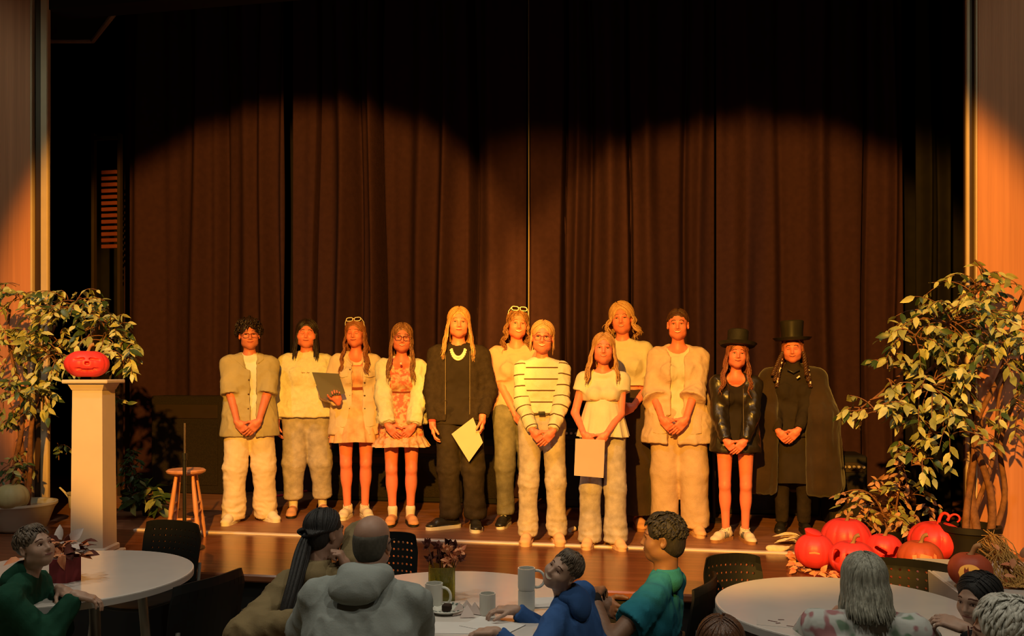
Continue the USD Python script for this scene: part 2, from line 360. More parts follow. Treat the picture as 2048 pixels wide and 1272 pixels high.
def person(label, loc, rz, h, w=1.0, fem=False, hs=1.0, skin='skin_warm', pose=None, face=None, hair=None, dress=None, brow='brow_dark', seen=True):
    x = thing('person', label, 'person', loc, rz); K = Body(h, w, fem, hs, pose, face); F = K.face; S = K.S
    def put(name, m, mt, parent=None, smooth=True, lab=None, kind=None, primvars=None):
        return obj(name, move(m, s=S), mt, x if parent is None else parent, smooth, lab, kind=kind, primvars=primvars)
    K.put, K.prim = put, x
    ho = head_ops(F)
    ops = K.body_ops() + place(ho, K.hc, K.R, hs)
    fine = [(K.hc - .125 * hs, K.hc + .13 * hs, .0045)]
    for s in (-1, 1):
        if not (pose or {}).get('hide_hand'):
            lo, hi = np.min([o[1] for o in K.ho[s]], 0), np.max([o[2] for o in K.ho[s]], 0); fine.append((lo - .004, hi + .004, .0042))
        ops += K.ho[s]
    body = sdfmesh(ops, .017, fine)
    put('body', body, skin)
    P = lambda m: move(m, K.hc, K.R, hs)                                # head space -> person space
    if F.get('show', True):
        sm = F.get('smile', .6); ls = lambda a, b, n=9: np.linspace(a, b, n)
        for s in (-1, 1):
            u = ls(-1, 1); xs = s * .031 + u * .0165
            arch = .0265 + .0055 * (1 - u ** 2) - .003 * s * u + F.get('brow', 0)
            put('eyebrow', P(strip(ho, np.c_[xs, arch + .0024], np.c_[xs, arch - .0022], .0016, 3, .0012)), brow)
            ey = F.get('eyes', 'squint'); xe = s * .031 + u * .0138; up = {'open': .0066, 'squint': .0046, 'closed': .0}[ey] * (1 - u ** 2); dn = {'open': .0045, 'squint': .0022, 'closed': 0}[ey] * (1 - u ** 2)
            z0 = .002 - (.004 * (1 - u ** 2) if ey == 'closed' else 0)
            if ey != 'closed':
                e = put('eye', P(strip(ho, np.c_[xe, z0 + up], np.c_[xe, z0 - dn], .0012, 4)), 'eye_white')
                xi = s * .031 + u * .0056 + F.get('gaze', 0); hgt = .0056 * np.sqrt(np.maximum(1 - u ** 2, 0)); upi = np.minimum(hgt, up.max() * .93); dni = np.minimum(hgt, dn.max() * .95)
                put('iris', P(strip(ho, np.c_[xi, float(np.mean(z0)) + upi], np.c_[xi, float(np.mean(z0)) - dni], .0020, 3)), 'iris_dark', e)
            th = .0026 if ey != 'closed' else .0022
            put('eyelash', P(strip(ho, np.c_[xe * 1.0 + s * .0012 * (u * s > .6), z0 + up + th * .75], np.c_[xe, z0 + up - th * .45], .0022, 3, .0006)), 'lash_dark')
        mw = .0235 + .0055 * sm; u = ls(-1, 1, 13); mx_ = u * mw; curve_ = -.0565 + .0095 * sm * np.abs(u) ** 1.8
        op = F.get('teeth', 0.0)
        up = .0052 * (1 - u ** 2) ** .7 * (1 - .25 * np.exp(-(u / .18) ** 2)); lo = (.0062 + op * .0) * (1 - u ** 2) ** .7
        gap = op * .0052 * (1 - u ** 2) ** .6
        if op:
            put('upper_lip', P(strip(ho, np.c_[mx_, curve_ + up + gap], np.c_[mx_, curve_ + gap], .0016, 3, .0022)), F.get('lip', 'lips_warm'))
            put('teeth', P(strip(ho, np.c_[mx_ * .95, curve_ + gap * 1.05], np.c_[mx_ * .95, curve_ - gap], .0004, 3)), 'teeth')
            put('lower_lip', P(strip(ho, np.c_[mx_, curve_ - gap], np.c_[mx_, curve_ - gap - lo], .0016, 3, .0024)), F.get('lip', 'lips_warm'))
        else:
            put('upper_lip', P(strip(ho, np.c_[mx_, curve_ + up], np.c_[mx_, curve_ + .0004], .0016, 3, .0022)), F.get('lip', 'lips_warm'))
            put('mouth_line', P(strip(ho, np.c_[mx_ * 1.03, curve_ + .0009], np.c_[mx_ * 1.03, curve_ - .0009], .0022, 3)), 'lash_dark')
            put('lower_lip', P(strip(ho, np.c_[mx_, curve_ - .0004], np.c_[mx_, curve_ - lo], .0016, 3, .0024)), F.get('lip', 'lips_warm'))
    if F.get('glasses'):
        g = []
        for s in (-1, 1):
            a = np.linspace(0, 2 * np.pi, 25); ca, sa = np.cos(a), np.sin(a)
            rx, rz_ = F.get('lens', (.025, .019)); q = np.c_[s * .0335 + rx * np.sign(ca) * np.abs(ca) ** .7, -.106 + .006 * np.abs(ca * .5 * s + .5) * 0 + np.zeros(25), .000 + rz_ * np.sign(sa) * np.abs(sa) ** .7]
            g.append(tube(q, .0019, 6)); g.append(tube([(s * .059, -.104, .006), (s * .074, -.07, .008), (s * .079, .0, .012), (s * .078, .02, .0)], .0017, 6))
        g.append(tube([(-.009, -.107, .006), (0, -.109, .009), (.009, -.107, .006)], .0018, 6))
        put('glasses', P(vt(*g)), F['glasses'])
    if F.get('shades'):                                                 # sunglasses pushed up into the hair
        g, l = [], []
        T = lambda m: move(m, (0, -.030, .116), rot('x', -38))
        for s in (-1, 1):
            a = np.linspace(0, 2 * np.pi, 25); ca, sa = np.cos(a), np.sin(a)
            q = np.c_[s * .034 + .027 * np.sign(ca) * np.abs(ca) ** .6, np.zeros(25) - .01, .020 * np.sign(sa) * np.abs(sa) ** .6]
            g.append(T(tube(q, .0042, 8))); g.append(T(tube([(s * .063, -.008, .010), (s * .080, .03, .0), (s * .084, .08, -.045)], .0036, 6)))
            f = trimesh.Trimesh(np.vstack([[s * .034, -.01, 0], q[:-1]]), [[0, i + 1, (i + 1) % 24 + 1] for i in range(24)], process=False); l.append(T(vt(f, move(f, (0, .002, 0)))))
        g.append(T(tube([(-.009, -.01, .006), (0, -.012, .008), (.009, -.01, .006)], .0038, 6)))
        sg_ = put('sunglasses', P(vt(*g)), F['shades']); put('lens', P(vt(*l)), 'lens_dark', sg_)
    if hair: put('hair', P(make_hair(hair, F)), hair['mat'])
    if dress: dress(K)
    return x

def make_hair(sp, F):
    rng = np.random.default_rng(sp.get('seed', 1)); v = sp.get('vol', .006); ms = []
    w = F.get('fw', 1.0)
    if sp.get('cap', True):
        hl = sp.get('line', 0.0)
        o = [ell((0, .016, .034), (.0765 * w + v, .094 + v, .085 + v))]
        if sp.get('nape', -.07) < -.05: o.append(ell((0, .045, -.03), (.066 * w + v, .06 + v, .07), k=.03))
        o += [ell((0, -.125, -.024 + hl), (.070 * w, .080, .124), k=.006, m=1), half((0, 0, sp.get('nape', -.075)), (0, -.55, -1), .01)]
        if sp.get('ears', True):
            for s in (-1, 1): o.append(ell((s * .082, -.012, -.02), (.022, .034, .040), k=.008, m=1))
        ms.append(wrinkle(sdfmesh(o, .0065, pad=.02), (.0025, (90, 60, 25), 3)))
    C = np.array([0, .016, .034]); rad = np.array([.0775 * w + v, .095 + v, .087 + v])
    n = int(sp.get('n', 80) * 2.3)
    if sp.get('len') is not None:
        p0 = sp.get('phi0', 58); ph = np.radians(np.linspace(p0, 360 - p0, n) + rng.normal(0, 3, n)); sd = np.sign(np.sin(ph)); fr = np.clip((np.abs(np.degrees(np.where(ph > np.pi, 2 * np.pi - ph, ph))) - p0) / 70, 0, 1)
        te = np.radians(98); ue = np.stack([np.sin(te) * np.sin(ph), -np.sin(te) * np.cos(ph), np.full(n, np.cos(te))], 1)
        us = np.stack([sp.get('part', 0) / .08 + sd * rng.uniform(.02, .16, n), -.72 + 1.25 * fr + rng.normal(0, .05, n), np.full(n, .75)], 1); us /= np.linalg.norm(us, axis=1)[:, None]
        om = np.arccos(np.clip((us * ue).sum(1), -1, 1))[:, None, None]; t = np.linspace(0, 1, 8)[None, :, None]
        u = (np.sin((1 - t) * om) * us[:, None] + np.sin(t * om) * ue[:, None]) / np.sin(om)
        A = C + u * (rad + rng.uniform(-.003, .006, (n, 1, 1)))
        m2 = 11; t = np.linspace(0, 1, m2 + 1)[1:][None, :, None]; E = A[:, -1:, :]; ln = sp['len'] + rng.normal(0, sp.get('ragged', .02), n)
        frnt = np.where(fr < sp.get('split', .62), -sp.get('front', .10), .035)[:, None, None]
        B = np.repeat(E, m2, 1); B[..., 2] += ((ln - E[:, 0, 2])[:, None] * t[..., 0])
        B[..., 1] += (frnt * np.clip(t * 1.3 - .15, 0, 1))[..., 0]; B[..., 0] *= 1 + sp.get('flare', .1) * t[..., 0]
        B[..., 0] += (sp.get('tuck', 0) * -sd[:, None] * t[..., 0] * (fr < .6)[:, None])
        wv, pz = sp.get('wave', 0), rng.uniform(0, 1.2, n)[:, None]
        if wv:
            f = sp.get('wavef', 60); B[..., 0] += wv * np.sin(B[..., 2] * f + pz * 2) * np.sqrt(t[..., 0]); B[..., 1] += wv * np.cos(B[..., 2] * f + pz * 2) * np.sqrt(t[..., 0])
        if sp.get('gather') is not None:
            gpt = np.array(sp['gather']); B = E * (1 - t) + gpt * t; B += np.stack([.045 * sd[:, None] * np.sin(t[..., 0] * np.pi) * np.clip(fr, 0, 1)[:, None], .012 * np.sin(t[..., 0] * np.pi) * np.ones((n, 1)), 0 * t[..., 0] * np.ones((n, 1))], -1)
        B += rng.normal(0, .004, (n, 1, 3)) * t * (0 if sp.get('gather') is not None else 1)
        Pn = np.concatenate([A, B], 1); m = Pn.shape[1]
        r = sp.get('r', .0105) * .66 * rng.uniform(.6, 1.3, (n, 1)) * np.interp(np.linspace(0, 1, m), [0, .15, .7, 1], [.45, .9, 1, .3])[None]
        O = Pn - np.array([0, .01, 0]); O[..., 2] *= .4
        ms.append(tubes(Pn, r, 6, .55, O / np.linalg.norm(O, axis=2, keepdims=True)))
    if sp.get('short'):
        n = sp['short']; u = rng.normal(0, 1, (n * 3, 3)); u[:, 2] = np.abs(u[:, 2]) + .05; u[:, 1] += .15; u /= np.linalg.norm(u, axis=1)[:, None]
        ok = ~((u[:, 1] < -.55) & (u[:, 2] < .62)); u = u[ok][:n]; n = len(u)
        low = np.zeros(n); fl = np.stack([u[:, 0] * .8 + rng.normal(0, .25, n) + sp.get('sweep', 0), u[:, 1] * .6 - .35 + rng.normal(0, .2, n), -.35 - .5 * (1 - u[:, 2])], 1)
        L = sp.get('slen', .06) * rng.uniform(.7, 1.3, n); t = np.linspace(0, 1, 7)
        D = u[:, None] + (fl * (L / .09)[:, None])[:, None] * t[None, :, None]; D /= np.linalg.norm(D, axis=2, keepdims=True)
        Pn = C + D * (rad - .002) + D * (sp.get('lift', .012) * np.sin(t * 2.4) * 1.0)[None, :, None] * rng.uniform(.5, 1.4, (n, 1, 1))
        if sp.get('curl'): Pn += sp['curl'] * np.stack([np.sin(t * 9), np.cos(t * 8), np.sin(t * 7 + 1)], -1)[None] * rng.choice([-1, 1], (n, 1, 1)) * t[None, :, None]
        r = sp.get('r', .009) * np.interp(t, [0, .4, 1], [.7, 1, .25])[None] * rng.uniform(.7, 1.2, (n, 1))
        ms.append(tubes(Pn, r, 5, .5, D))
    if sp.get('fringe'):
        n = sp['fringe']; ph = np.radians(np.linspace(-sp.get('fw', 55), sp.get('fw', 55), n) + rng.normal(0, 3, n)); te = np.radians(sp.get('fth', 68) + rng.normal(0, 4, n))
        ue = np.stack([np.sin(te) * np.sin(ph), -np.sin(te) * np.cos(ph), np.cos(te)], 1); us = np.stack([np.sin(ph) * .35 + sp.get('part', 0) / .08, -.25 + 0 * ph, 1 + 0 * ph], 1); us /= np.linalg.norm(us, axis=1)[:, None]
        om = np.arccos((us * ue).sum(1))[:, None, None]; t = np.linspace(0, 1, 8)[None, :, None]
        u = (np.sin((1 - t) * om) * us[:, None] + np.sin(t * om) * ue[:, None]) / np.sin(om)
        u = u + np.array([sp.get('sweep', 0), 0, 0]) * t ** 2; u /= np.linalg.norm(u, axis=2, keepdims=True)
        Pn = C + u * (rad + .004) + u * sp.get('flift', .008) * np.sin(t * 2.6)
        r = sp.get('r', .0095) * np.interp(t[0, :, 0], [0, .4, 1], [.7, 1, .3])[None] * rng.uniform(.8, 1.2, (n, 1))
        ms.append(tubes(Pn, r, 5, .5, u))
    return vt(*ms)

def clasp(z=.80, y=-.17, x=0.0, over=1, spread=.085):
    H = {}
    for s in (-1, 1):
        H[s] = dict(p=(x + s * spread, y - (.028 if s == over else 0), z + .075), d=(-s * .66, -.10, -.74), n=(-s * .30, .95, .05), hint=(-s * .4, -.3, 1), curl=16 if s == over else 26, spread=.8, thumb=.5)
    return H
def neck_cut(K, r=(.078, .095, .060), dz=.035, dy=-.035): return ell(K.neckb + K.L @ [0, dy, dz], r, K.L, .004, 1)
def ring_cut(E, n): return half(E, n)
def top(K, name, m, i=.014, loose=.006, hem=-.10, sleeves=2.0, si=None, send=None, cuts=(), wr=.006, bust=None, neck=None, h=.0095, extra=(), low=-.06, hipx=0.0, primvars=None, put=True, sra=1.0, hemwave=.006):
    """A shirt, jumper or jacket: torso and sleeves in one cloth, hem, cuffs and neckline cut clean."""
    si = i if si is None else si
    if hem < low: low, hipx = hem, hipx + .012 + .05 * (low - hem)
    ops = K.torso(i, loose, bust, low, hipx) + list(extra)
    hp = K.pel + K.Lh @ [0, 0, hem]; ops.append(half(hp, K.Lh @ [0, 0, -1.0]))
    ops += [neck_cut(K)] if neck is None else ([neck] if isinstance(neck, tuple) else list(neck))
    ops += list(cuts)
    if sleeves:
        for s in (-1, 1):
            to = sleeves if not isinstance(sleeves, dict) else sleeves[s]
            if not to: continue
            so, (E, n) = K.sleeve(s, si, to, sra, send); n = unit(n)
            c = (lambda P, E=E, n=n: (P - E) @ n)
            for f, lo, hi, k, mm in so: ops.append(((lambda P, f=f, c=c: np.maximum(f(P), c(P))), lo, hi, k, 0))
    mesh = sdfmesh(ops, h)
    K.last = ops
    if wr: mesh = fold_cloth(mesh, wr)
    return (K.put(name, mesh, m) if put else mesh), ops
def fold_cloth(mesh, wr):
    sk = lambda V: V @ np.array([[1, 0, .35], [0, 1, .2], [-.25, .3, 1]])
    m = wrinkle(mesh, (wr * 1.1, (9, 9, 3.0), 2)); W = m.copy(); W.vertices = sk(np.array(m.vertices)); N = np.array(m.vertex_normals)
    x = meshkit.fbm(np.array(W.vertices) * [12, 12, 6.5] + 5.1, 2, 5); y = meshkit.fbm(np.array(W.vertices) * [30, 30, 15] + 2.3, 2, 8); r = np.clip(1 - np.abs(2 * x - 1) * 2.6, 0, 1)
    m.vertices = np.array(m.vertices) + N * (wr * (1.15 * r ** 1.5 - .35) + wr * .5 * (y - .5) * 2)[:, None]
    return m
def trousers(K, name, m, thigh=.082, knee=.062, hemr=.062, topz=.09, hem=.05, i=.010, wr=.006, stack=.004, hips=0.0, short=None):
    w = K.w ** .5; ops = [K.bar(-.02, .075 * K.w, .092 * K.w + i + hips, .86, half_lean=True), K.bar(.09, .066 * K.w, .086 * K.w + i, .80, half_lean=True)]
    for s in (-1, 1):
        A, B, C = K.hip[s], K.kn[s], K.an[s] - np.array([0, 0, .085 - hem])
        if short is not None: B_ = A + (B - A) * short; seg = [cap(A, B_, thigh * w + .01, hemr, .03)]; E, n = B_, B - A
        else: seg = [cap(A, B, thigh * w + .012, knee * w + .006, .035), cap(B, C, knee * w + .006, hemr, .03)]; E, n = C, (C - B)
        n = unit(n)
        for f, lo, hi, k, mm in seg: ops.append(((lambda P, f=f, E=E, n=n: np.maximum(f(P), (P - E) @ n)), lo, hi, k, 0))
    ops.append(half(K.pel + K.Lh @ [0, 0, topz], K.Lh @ [0, 0, 1.0]))
    mesh = sdfmesh(ops, .0105); K.tro = ops
    an = .085
    wz = lambda V: np.clip(1.2 - np.abs(V[:, 2] - .10) / .14, 0, 1) + .6 * np.clip(1 - np.abs(V[:, 2] - .47) / .16, 0, 1) + .15
    mesh = wrinkle(mesh, (wr, (8, 8, 5), 4), (stack * .8, (9, 7, 15), 6, wz, True), (stack * .5, (13, 8, 26), 16, wz, True), (wr * .4, (30, 30, 22), 9))
    return K.put(name, mesh, m)
def skirt(K, name, m, topz, botz, rt, rb, asp=.78, flute=9, amp=.016, wr=.003, nx=96, nz=16, y0=0.0):
    a = np.linspace(0, 2 * np.pi, nx, endpoint=False); V = []
    for k, t in enumerate(np.linspace(0, 1, nz)):
        r = rt + (rb - rt) * t ** .8 + amp * t ** 1.2 * (np.sin(a * flute + 1.1 * np.sin(a * 2)) + .35 * np.sin(a * flute * 2.3 + 1))
        V.append(np.c_[r * np.cos(a), y0 + r * asp * np.sin(a), np.full(nx, topz + (botz - topz) * t) + .006 * t * np.sin(a * 3)])
    n = nz * nx
    inn = [v * [.97, .97, 1] for v in V[::-1]]; V = np.vstack(V + inn); T = 2 * nz
    i = np.arange(T - 1)[:, None] * nx; j = np.arange(nx)[None]; j2 = (j + 1) % nx
    q = np.stack([i + j, i + nx + j, i + nx + j2, i + j2], -1).reshape(-1, 4)
    return K.put(name, trimesh.Trimesh(V, np.vstack([q[:, [0, 1, 2]], q[:, [0, 2, 3]]]), process=False), m)
def shoes(K, up='shoe_white', sole='sole_white', kind='sneaker', sock=None, sock_h=.15, lab=None, size=1.0):
    for s in (-1, 1):
        R = rot('z', K.toe[s]); A = K.an[s]; g = lambda x, y, z: A * [1, 1, 0] + R @ (np.array([x, y, z]) * [size, size, 1])
        o = [cap(g(0, .035, .052), g(0, -.10, .045), .036, .042, .02, (R, (1, 1, 1))), ell(g(s * -.002, -.138, .028), (.045, .056, .031), R, .02)]
        if kind in ('sneaker', 'boot'): o.append(cap(g(0, .012, .06), g(0, .008, .098 if kind == 'sneaker' else .16), .039, .042, .02))
        o.append(half(g(0, 0, .018), (0, 0, -1.0)))
        if kind in ('sneaker', 'slip'): o.append(cap(g(0, .006, .085), g(0, .006, .2), .033, .04, .004, m=1))
        sh = K.put('shoe', sdfmesh(o, .0075, pad=.02), up, lab=lab)
        pts = [(0, .040, .036), (0, -.11, .046), (-s * .006, -.155, .034)]
        poly = union_all([sg.Point(x * size, y * size).buffer(r * size, 12) for x, y, r in pts]).convex_hull
        K.put('sole', move(extrude(poly, .026), A * [1, 1, 0], R), sole, sh, 40)
        if kind == 'sneaker':
            L = []
            for j in range(4):
                y = -.035 - .020 * j; z = .099 - .0095 * j
                L.append(tube([g(-.022, y, z - .008), g(0, y - .004, z + .002), g(.022, y, z - .008)], .0034, 5))
            K.put('laces', vt(*L), 'shoe_lace', sh)
        if sock: K.put('sock', sdfmesh([cap(g(0, .004, .06), K.an[s] + (K.kn[s] - K.an[s]) * (sock_h - .085) / .4, .036, .043, .01)], .010), sock)
# ---------------------------------------------------------------- materials
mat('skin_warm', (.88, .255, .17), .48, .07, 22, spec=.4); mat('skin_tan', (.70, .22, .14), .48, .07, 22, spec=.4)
mat('skin_fair', (.42, .27, .20), .5, .06, 22, spec=.35); mat('skin_brown', (.20, .105, .065), .5, .06, 22, spec=.4); mat('skin_olive', (.34, .20, .14), .5, .06, 22, spec=.35)
mat('lips_warm', (.50, .09, .07), .4, .04); mat('lips_dull', (.34, .15, .13), .45, .04); mat('teeth', (.80, .72, .58), .3, .02); mat('eye_white', (.62, .50, .42), .3, .02)
mat('iris_dark', (.03, .018, .012), .2, .02); mat('lash_dark', (.10, .022, .014), .8, .02); mat('brow_dark', (.07, .025, .014), .8, .1); mat('brow_light', (.30, .11, .045), .8, .1)
def hairmat(n, c, c2, rough=.38): mat(n, c, rough, 0, 26, .5, 60, spec=.5, stretch=(5, 5, .7), col2=c2)
hairmat('hair_black', (.012, .008, .006), (.04, .022, .014)); hairmat('hair_brown', (.05, .022, .012), (.13, .055, .025)); hairmat('hair_auburn', (.22, .075, .03), (.40, .15, .06))
hairmat('hair_blonde', (.40, .19, .07), (.66, .36, .14)); hairmat('hair_fair', (.52, .27, .11), (.75, .45, .2)); hairmat('hair_streaked', (.10, .04, .02), (.48, .22, .08)); hairmat('hair_red', (.13, .04, .02), (.42, .13, .06))
hairmat('hair_grey', (.14, .14, .11), (.40, .40, .33), .5); hairmat('hair_silver', (.30, .30, .26), (.66, .66, .6), .5); hairmat('hair_dark', (.008, .008, .008), (.020, .018, .017), .65); hairmat('hair_boy', (.055, .040, .028), (.16, .115, .075), .55)
cloth('cotton_white', (.80, .76, .70)); cloth('cotton_cream', (.74, .66, .50)); cloth('knit_cream', (.82, .76, .54), .06, 40, .8, 220); cloth('canvas_olive', (.45, .385, .24)); cloth('canvas_cream', (.76, .60, .46)); cloth('chino_cream', (.78, .64, .50))
cloth('denim_light', (.49, .43, .40), .22, 18, .5, 260); cloth('denim_pale', (.58, .49, .40), .22, 18, .5, 260); cloth('denim_mid', (.20, .185, .14), .25, 16, .5, 260); cloth('denim_dark', (.10, .10, .09), .25, 16, .5, 260); cloth('denim_black', (.030, .022, .018), .3, 14, .4, 240)
cloth('jersey_black', (.030, .022, .017), .15); cloth('fleece_black', (.036, .025, .018), .2, 30, .7); cloth('cotton_peach', (.74, .40, .30), .06, 8); cloth('cotton_yellow', (.70, .63, .44)); cloth('linen_tan', (.64, .46, .34), .12, 10, .5); cloth('linen_cream', (.72, .52, .40), .07, 20, .5)
cloth('wool_black', (.036, .026, .018), .2); cloth('velvet_cape', (.046, .028, .017), .25, 6, .3, sheen=.3); mat('leather_black', (.024, .018, .012), .36, .2, 9, .5, 26, spec=.6, stretch=(1, 1, .35)); mat('zip_metal', (.16, .12, .08), .5, .05)
cloth('coral_tulle', (.80, .33, .18), .1, 12, col2=(.82, .62, .40)); mat('floral_print', (.76, .19, .12), .85, 0, 34, .3, 180, spec=.1, col2=(.80, .52, .32), lo=.42, hi=.58); mat('floral_cream', (.78, .50, .34), .85, 0, 26, .3, 180, spec=.1, col2=(.70, .28, .12), lo=.5, hi=.64)
cloth('sock_white', (.8, .74, .66)); mat('shoe_white', (.78, .70, .58), .6, .05); mat('sole_white', (.80, .74, .62), .6, .03); mat('shoe_tan', (.66, .33, .17), .75, .08); mat('shoe_peach', (.76, .46, .26), .7, .06); mat('shoe_lace', (.82, .78, .7), .8, .02)
mat('shoe_black', (.02, .018, .016), .35, .2, spec=.5); mat('sole_black', (.02, .018, .016), .6, .1); mat('sole_gum', (.42, .2, .09), .6, .1); mat('felt_black', (.022, .019, .016), .7, .2, 30, .3); mat('satin_black', (.03, .026, .02), .32, .2, spec=.6)
mat('frame_dark', (.06, .012, .010), .3, .05); mat('frame_thin', (.30, .07, .04), .3, .05); mat('plastic_white', (.86, .80, .74), .3, .02); mat('lens_dark', (.03, .012, .010), .1, .02, spec=.8)
mat('paper', (.58, .45, .38), .9, .03); mat('paper_white', (.74, .72, .70), .9, .02); mat('card_grey', (.20, .19, .17), .55, .1, 3); mat('button_dark', (.08, .04, .03), .4, .02); mat('bead_pearl', (.85, .78, .68), .25, .04, spec=.7); mat('bead_dull', (.70, .40, .30), .3, .05, spec=.7); mat('cord_grey', (.32, .26, .18), .8, .05)
# vertical-grain wood of the proscenium walls
mat('wall_panel', (.50, .205, .125), .6, 0, 3.2, .15, 30, spec=.3, stretch=(9, 9, .22), col2=(.64, .27, .165)); mat('trim_dark', (.055, .028, .016), .5, .15, 6, stretch=(6, 6, .3)); mat('trim_pale', (.62, .47, .36), .45, .05)
mat('stage_floor', (.30, .13, .075), .42, .25, 5, .1, 20, spec=.4, stretch=(.5, 5, 1)); mat('apron_wood', (.20, .066, .028), .20, .22, 4, .05, 14, spec=.55, stretch=(.4, 4, 1)); mat('gold_strip', (.88, .74, .66), .5, .05, spec=.5, metal=.3)
mat('stage_black', (.008, .008, .008), .8, .1); mat('hall_floor', (.42, .36, .25), .4, .12, 3); mat('hall_wall', (.42, .36, .28), .9, .05); mat('black_paint', (.010, .010, .010), .6, .1)
cloth('drape', (.047, .0205, .031), .10, 20, .5, 260, spec=.1, rough=.95); cloth('drape_black', (.012, .010, .010), .15, 12)

# ---------------------------------------------------------------- the room and the stage
ZS, YA, YSTRIP, YP, YC = .51, 4.59, 5.73, 5.95, 7.86
struct('floor', slab(-9, 6, -4, YA, -.12, 0), 'hall_floor')
struct('ceiling', slab(-9, 6, -4, YP, 5.35, 5.5), 'hall_wall')
struct('wall_back', slab(-9, 6, -4.15, -4, -.12, 5.35), 'hall_wall')
struct('wall_hall_left', slab(-9.15, -9, -4, YP, -.12, 5.35), 'hall_wall'); struct('wall_hall_right', slab(6, 6.15, -4, YP, -.12, 5.35), 'hall_wall')
struct('stage_platform', slab(-9, 6, YSTRIP, 9.2, 0, ZS), 'stage_floor')
ap = struct('stage_apron', slab(-9, 6, YA + .012, YSTRIP, ZS - .05, ZS), 'apron_wood'); struct('nosing', slab(-9, 6, YA - .02, YA + .02, ZS - .045, ZS + .001, .012), 'apron_wood', ap)
struct('stage_front', slab(-9, 6, YA + .015, YSTRIP, 0, ZS - .05), 'stage_black')
xl0, xl1, xl2, xl3 = [float(atY(x, 700, YP)[0]) for x in (62, 66, 84, 98)]; xr0, xr1, xr2 = [float(atY(x, 700, YP)[0]) for x in (1931, 1938, 1950)]
struct('trim_1', slab(xl3 + .9, xr0 - .75, YSTRIP - .026, YSTRIP + .026, ZS - .01, ZS + .010, .006), 'gold_strip')
def panels(name, x0, x1, n):
    g = struct(name, slab(x0, x1, YP + .02, YP + .2, ZS, 5.35), 'trim_dark'); w = (x1 - x0) / n
    for i in range(n): struct('panel', slab(x0 + i * w + .003, x0 + (i + 1) * w - .003, YP, YP + .024, ZS, 5.35, .006), 'wall_panel', g)
panels('wall_left', -9, xl0, 4); panels('wall_right', xr2 + .012, 6, 4)
struct('trim_2', slab(xl0, xl1, YP - .012, YP + .2, ZS, 5.35, .004), 'trim_pale'); struct('trim_3', slab(xl1, xl2 + .02, YP + .016, YP + .05, ZS, 5.35, .004), 'trim_dark'); struct('trim_4', slab(xl2, xl3, YP - .02, YP + .015, ZS, 5.35, .006), 'trim_pale')
struct('trim_5', slab(xr0, xr1, YP - .02, YP + .015, ZS, 5.35, .006), 'trim_pale'); struct('trim_6', slab(xr1 - .02, xr2, YP + .016, YP + .05, ZS, 5.35, .004), 'trim_dark'); struct('trim_7', slab(xr2, xr2 + .012, YP - .012, YP + .2, ZS, 5.35, .004), 'trim_pale')
struct('wall_header', slab(xl3, xr0, YP, YP + .2, 4.55, 5.5), 'black_paint')
struct('wall_wing_left', slab(-9, -8.9, YP + .2, 9.2, ZS, 7), 'black_paint'); struct('wall_wing_right', slab(5.9, 6, YP + .2, 9.2, ZS, 7), 'black_paint'); struct('wall_stage_back', slab(-9, 6, 9.1, 9.2, ZS, 7), 'black_paint'); struct('ceiling_stage', slab(-9, 6, YP + .2, 9.2, 6.9, 7), 'black_paint')

def drape(label, x0, x1, y, folds, seed, m='drape', amp=.10, z1=6.2, group=None, lean=0.0):
    """A hanging curtain: irregular box-pleat folds that deepen downward, with a turned hem."""
    rng = np.random.default_rng(seed); nx = max(40, int((x1 - x0) / .009)); nz = 22
    x = np.linspace(x0, x1, nx); z = np.linspace(ZS + .012, z1, nz); X, Z = np.meshgrid(x, z); Y = np.full_like(X, y)
    for fx, w, a in folds:
        c = fx + lean * (Z - 2) + .02 * np.sin(Z * 1.3 + fx * 5); Y -= 2.4 * a * np.exp(-((X - c) / w) ** 2) * (1.1 - .06 * Z)
    u = meshkit.fbm(np.stack([X * 3.2 + seed, Z * .12, 0 * X], -1), 3, seed); Y -= amp * (u - .5) * 2
    Y -= .008 * np.sin(X * 38 + 3 * meshkit.noise(np.stack([X * 2, Z * .2, 0 * X], -1), seed))
    V = np.stack([X, Y, Z], -1).reshape(-1, 3); B = V + [0, .012, 0]; n = nx * nz
    i = (np.arange(nz - 1)[:, None] * nx + np.arange(nx - 1)[None]); q = np.stack([i, i + 1, i + nx + 1, i + nx], -1).reshape(-1, 4); qs = [q, q[:, ::-1] + n]
    e = np.arange(nz - 1) * nx; qs += [np.stack([e, e + nx, e + nx + n, e + n], 1), np.stack([e + nx - 1, e + nx - 1 + n, e + 2 * nx - 1 + n, e + 2 * nx - 1], 1)]
    e = np.arange(nx - 1); qs += [np.stack([e, e + n, e + 1 + n, e + 1], 1)]
    q = np.vstack(qs)
    return obj('stage_curtain', trimesh.Trimesh(np.vstack([V, B]), np.vstack([q[:, [0, 1, 2]], q[:, [0, 2, 3]]]), process=False), m, None, True, label, 'curtain', group)
cx = lambda px, Y=YC: float(atY(px, 700, Y)[0])
def fold(px, w, a): return (cx(px), w, a)
drape('brown stage curtain panel farthest left, with faint broad folds, ending at the dark gap', cx(252), cx(577), YC, [fold(400, .09, .05), fold(445, .05, -.05), fold(500, .08, .06), fold(535, .06, .07), fold(575, .05, .05), fold(290, .08, .04)], 11)
drape('brown stage curtain panel with deep folds, between the dark gap and the pale cord', cx(586), cx(1053), YC, [fold(632, .012, -.09), fold(685, .07, .09), fold(712, .03, -.05), fold(750, .05, .09), fold(764, .018, -.12), fold(850, .09, .07), fold(895, .06, .10), fold(945, .03, -.12), fold(985, .09, .06)], 12, lean=.0)
